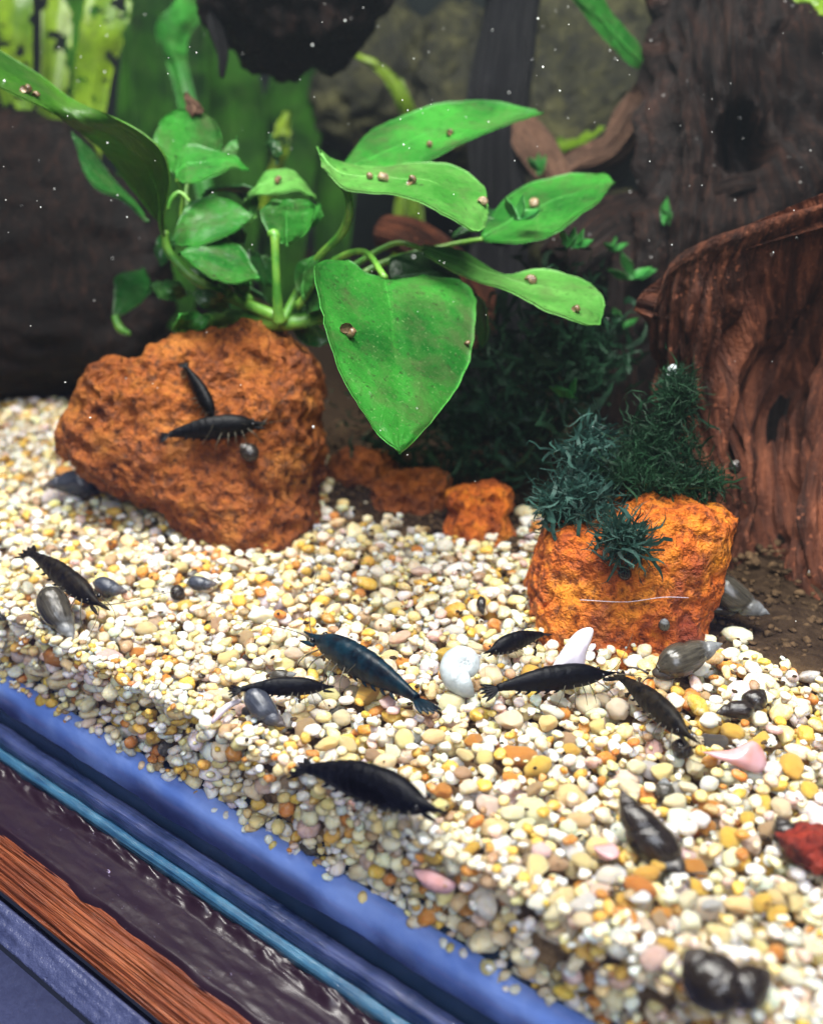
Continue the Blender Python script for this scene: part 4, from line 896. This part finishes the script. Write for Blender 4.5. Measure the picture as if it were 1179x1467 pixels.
def frame_to(zv, xhint):
    z = np.asarray(zv, float); z /= np.linalg.norm(z); x = np.asarray(xhint, float); x = x-z*(x@z); x /= np.linalg.norm(x); return np.stack([x, np.cross(z, x), z], 1)
def snail(pos, size, apex, mat, label, shape='pond', foot=True, spin=0.0, group=None, normal=(0, 0, 1)):
    sp = {'pond': SP_POND, 'rams': SP_RAMS, 'round': SP_ROUND, 'tiny': SP_TINY}[shape]
    R = frame_to(apex, np.cross(apex, [.3, .2, .9])) @ np.array(Matrix.Rotation(spin, 3, 'Z')); V = sp[0]*size@R.T+pos
    nn = np.asarray(normal, float); nn /= np.linalg.norm(nn)
    if not foot:
        return tag(mesh('snail', V, sp[1], M[mat], loc=pos-nn*size*.3, uv=sp[2] if len(sp) > 2 else None), label, 'snail', group)
    root = thing('snail', pos-nn*size*.38, label, 'snail', group); mesh('shell', V, sp[1], M[mat], root, uv=sp[2] if len(sp) > 2 else None)
    vi, fi = ico(3); ap = np.asarray(apex, float); ap = ap-nn*(ap@nn); ap /= np.linalg.norm(ap)+1e-9; sd = np.cross(nn, ap)
    wv = 1+.25*np.sin(vi[:, 0]*5+vi[:, 1]*3)
    B = pos-ap*size*.24-nn*size*.20+np.outer(vi[:, 0]*size*.30, ap)+np.outer(vi[:, 1]*size*.15*wv, sd)+np.outer(vi[:, 2]*size*.10*wv, nn)
    mesh('foot', B, [tuple(q) for q in fi], M['snail_body'], root)
    for k_ in (-1, 1):
        C = cr([pos-ap*size*.56-nn*size*.24+sd*k_*size*.06, pos-ap*size*.70-nn*size*.18+sd*k_*size*.14, pos-ap*size*.80-nn*size*.20+sd*k_*size*.22], 8)
        v_, f_ = tube(C, np.linspace(.018, .005, 8)*size, 5); mesh('tentacle', v_, f_, M['snail_body'], root)
    return root
def sn(px, py, size_px, apx, mat, label, shape='pond', foot=True, spin=0., lift=.34, upz=.15):
    a = np.asarray(apx, float); a /= np.linalg.norm(a); g = on_gravel(px, py); t = (g-CAM)@fw; dep = -ray(px, py)[2]/np.linalg.norm(ray(px, py))
    fh = -np.cross(rt, np.array([0, 0, 1.])); ad = a[0]*rt-a[1]*(.6*up+.4*np.cross(np.array([0, 0, 1.]), rt))+np.array([0, 0, upz*.5])
    size = size_px/F_PX*t*1.08
    wd = size*(.26 if shape == 'pond' else .36)
    return snail(on_gravel(px, py, wd), size, ad, mat, label, shape, foot, spin)
# apex direction (right, down in the picture plane laid on the gravel)
sn(100, 692, 66, (-.9, .2), 'shell_blue', 'blue grey snail at the left foot of the brown lava rock')
sn(84, 880, 84, (.5, .9), 'shell_grey', 'large grey olive snail with whitish worn spire under the brown shrimp', spin=2.0)
sn(158, 842, 50, (.9, .35), 'shell_blue', 'small slate snail just beyond the brown shrimp head')
sn(290, 836, 42, (.9, .1), 'shell_blue', 'slate blue snail half buried in gravel before the brown rock', foot=False)
sn(255, 850, 24, (.2, .2), 'shell_dark', 'tiny black round snail next to the slate blue snail', 'round', False)
sn(380, 1016, 74, (.75, .8), 'shell_blue', 'violet grey pond snail below the level black shrimp', spin=1.0)
sn(406, 968, 36, (.9, -.1), 'shell_grey', 'small brownish snail peeping out behind the level black shrimp', foot=False)
sn(690, 868, 28, (.1, .9), 'shell_dark', 'tiny dark snail among pebbles before the small orange rock', foot=False)
sn(925, 1190, 118, (-.45, -.9), 'shell_dark', 'long dark brown pond snail on open gravel with pointed spire', spin=2.6)
sn(951, 1132, 32, (.1, -.9), 'shell_grey', 'tiny brown snail beside the spire of the long pond snail', 'round', False)
sn(1018, 1402, 92, (-.4, -.5), 'shell_dark', 'dark round snail touching another at the bottom gravel', 'round', True, 1.2)
sn(1075, 1412, 66, (.5, -.3), 'shell_dark', 'smaller round brown snail pressed against the dark round snail', 'round', False, 2.2)
sn(1124, 1192, 40, (-.2, -.7), 'shell_dark', 'black round snail beside the red lava chip', 'round', False)
snail(P(1056, 856, .222), 100/F_PX*.222, rt*.85-up*.45-fw*.2, 'shell_grey', 'large grey green snail behind the right side of orange rock', 'pond', True, 1.0)
sn(988, 940, 92, (.8, -.3), 'shell_grey', 'olive grey snail resting against the base of orange rock', spin=2.4)
sn(1052, 1018, 52, (-.8, .2), 'shell_dark', 'dark snail with olive sheen between orange rock and pink shell', foot=False)
sn(1082, 1002, 36, (.4, -.4), 'shell_dark', 'small dark snail paired with the olive sheen snail', 'round', False)
sn(978, 1074, 30, (.5, .3), 'shell_dark', 'tiny black snail in front of the dark brown shrimp head', 'round', False)
g = on_gravel(662, 972); t_ = (g-CAM)@fw
snail(on_gravel(662, 964, .0040), 74/F_PX*t_, -fw*.9+rt*.15+np.array([0, 0, .25]), 'shell_white', 'white flat coiled ramshorn shell standing on edge in gravel', 'rams', False, 1.0)
hr = cast(BV_ROCK, 358, 648); snail(hr[0]-fw*.0022, 30/F_PX*.27, -rt*.7+up*.6-fw*.3, 'shell_dark', 'black shiny snail under the level shrimp on brown rock', 'round', False)
hr = cast(BV_ROCK, 894, 820); snail(hr[0]-fw*.0009, 22/F_PX*.22, up-fw*.5, 'shell_dark', 'tiny dark green snail in the middle of orange rock', 'round', False)
hr = cast(BV_ROCK, 950, 894); snail(hr[0]-fw*.0009, 19/F_PX*.22, up-fw*.5, 'shell_grey', 'tiny round brown snail low on the orange rock', 'round', False)
hr = cast(BV_ROCK, 272, 535)
snail(hr[0]-fw*.001-rt*.001, 14/F_PX*.27, up-fw*.5, 'shell_brown', 'pale tiny snail at the tail of the descending shrimp', 'tiny', False)
snail(P(965, 534, .236), 24/F_PX*.236, -rt*.8+up*.4-fw*.3, 'shell_white', 'pale small snail on the tip of the dark moss tuft', 'tiny', False)
snail(P(1053, 668, .236), 22/F_PX*.236, up-fw*.6+rt*.3, 'shell_dark', 'dark small snail stuck to the red driftwood trunk', 'round', False)
tiny_lab = ['brown baby snail near the left rim of the big hanging leaf', 'amber baby snail at the fold of the pale leaf', 'second baby snail beside the amber one on the pale leaf', 'baby snail midway along the pale leaf', 'baby snail at the far rim of the pale leaf', 'baby snail on the upper long leaf near its lower edge', 'baby snail higher on the upper long leaf',
            'baby snail on the glossy oval leaf', 'dark baby snail lower on the glossy oval leaf', 'baby snail on the bright end of the drooping right leaf', 'baby snail near the tip of the drooping right leaf', 'baby snail hanging under the tip of the drooping right leaf', 'baby snail on the small leaf above the cut stem', 'brown baby snail on the long drooping leaf', 'baby snail next to the brown one on the long drooping leaf', 'baby snail at the right rim of the big hanging leaf']
for (x, y, s_), lb in zip([(495, 478, 19), (530, 255, 14), (548, 258, 14), (590, 263, 13), (690, 292, 14), (617, 210, 14), (645, 193, 12), (766, 296, 14), (746, 312, 14), (760, 406, 14), (823, 446, 15), (816, 462, 18), (400, 262, 14), (36, 132, 13), (50, 138, 12), (668, 494, 10)], tiny_lab):
    h_ = cast(LEAF_BV, x, y)
    if h_ is None: continue
    n_v = h_[1] if h_[1]@fw < 0 else -h_[1]; t_ = (h_[0]-CAM)@fw; sz = s_/F_PX*t_*rng.uniform(.85, 1.35)
    snail(h_[0]+n_v*sz*.30, sz, n_v+rng.normal(0, .9, 3), ['shell_brown', 'shell_tan'][int('brown' not in lb and 'dark' not in lb and rng.integers(2))], lb, 'tiny', False, rng.uniform(0, 6), normal=n_v)

# ------------------------------------------------------------------ shell fragments, thread, floating specks
def shard(pts, mat, label, t_off=0, thick=.0006, bow=.0015):
    """curved shell plate from an outline of (px, py, height above the gravel)"""
    Q = [on_gravel(p[0], p[1], .0016) if p[2] == 0 else None for p in pts]
    base_t = np.mean([(q-CAM)@fw for q in Q if q is not None])
    W_ = np.array([q if q is not None else P(p[0], p[1], base_t+p[2]) for p, q in zip(pts, Q)])
    C = cr(np.vstack([W_, W_[:1]]), 37)[:-1]; c = C.mean(0); n0 = np.cross(C[12]-C[0], C[24]-C[0]); n0 /= np.linalg.norm(n0); n0 = n0 if n0@fw < 0 else -n0
    rings = [c+(C-c)*r+n0*bow*(1-r*r) for r in (1, .8, .55, .3)]; K = len(C); V = np.vstack(rings+[[c+n0*bow]])
    Fc = [(a*K+i, a*K+(i+1) % K, (a+1)*K+(i+1) % K, (a+1)*K+i) for a in range(3) for i in range(K)]+[(3*K+i, 3*K+(i+1) % K, 4*K) for i in range(K)]
    n1 = len(V); V2 = np.vstack([V, V-n0*thick]); F2 = Fc+[tuple(a+n1 for a in q[::-1]) for q in Fc]+[((i+1) % K, i, i+n1, (i+1) % K+n1) for i in range(K)]
    return tag(mesh('shell_fragment', V2, F2, M[mat]), label, 'shell')
shard([(782, 974, 0), (800, 940, -.0012), (826, 906, -.001), (850, 902, -.001), (840, 938, -.0012), (834, 972, 0), (808, 976, 0)], 'nacre', 'white pointed shell splinter propped before the orange rock')
shard([(1006, 1078, 0), (1040, 1092, 0), (1086, 1108, 0), (1098, 1088, 0), (1080, 1062, .0005), (1050, 1074, .0005)], 'nacre_pink', 'pink and orange curved shell fragment beyond the long pond snail')
shard([(590, 1246, 0), (620, 1250, 0), (650, 1268, 0), (640, 1282, 0), (610, 1272, 0)], 'nacre_pink', 'small lilac shell chip near the front glass')
shard([(850, 1215, 0), (880, 1212, 0), (886, 1228, 0), (860, 1232, 0)], 'nacre_pink', 'rosy shell chip beside the long pond snail')
q0, q1 = on_gravel(304, 1044), on_gravel(346, 1013); v_, f_ = tube(cr([q0+[0, 0, .0012], (q0+q1)/2+[0, 0, .0022], q1+[0, 0, .0014]], 10), np.array([.0003, .0005, .0006, .0006, .0006, .0006, .0006, .0005, .0005, .0003]), 7)
tag(mesh('shell_splinter', v_, f_, M['nacre']), 'thin white shell sliver lying beside the violet grey snail', 'shell')
a_, b_ = cast(BV_ROCK, 830, 859), cast(BV_ROCK, 985, 856)
v_, f_ = tube(cr([a_[0]-fw*.0008, (a_[0]*.6+b_[0]*.4)-fw*.003-up*.0004, (a_[0]*.25+b_[0]*.75)-fw*.002+up*.0003, b_[0]-fw*.0008], 22), .00007, 5)
tag(mesh('thread', v_, f_, M['nacre']), 'fine pale thread stretched across the orange lava rock', 'thread')
V0, F0 = ico(1); DV, DF, off = [], [], 0
for i in range(190):
    px, py = rng.uniform(-40, 1220), abs(rng.normal(0, 330)); t = rng.uniform(.15, .30); q = P(px, py, t)
    if q[1] < .004 or q[2] < .01: continue
    s = rng.uniform(.45, 1.0)*t/F_PX*(1.0+.9*(rng.uniform() < .1)); DV.append(V0*s*np.array([1, 1, rng.uniform(.5, 1.6)])+q); DF.append(F0+off); off += len(V0)
tag(mesh('floating_specks', np.vstack(DV), np.vstack(DF), M['speck'], loc=P(600, 300, .24)), 'tiny white specks drifting in the water', 'specks', kind='stuff')

# ------------------------------------------------------------------ faintly cloudy water
def water_mat():
    k = NT('water'); v = k.n('VolumePrincipled', Color=(.75, .88, 1.0, 1), Density=WATER_DENSITY, Anisotropy=.3); k.t.links.new(v.outputs[0], k.out.inputs['Volume']); return k.m
WATER_DENSITY = .08
tag(mesh('water', *box(XT+.002, X1-.002, .00005, .4195, -.0177, .30), water_mat(), None, False), 'slightly cloudy water filling the aquarium', 'water', kind='stuff')
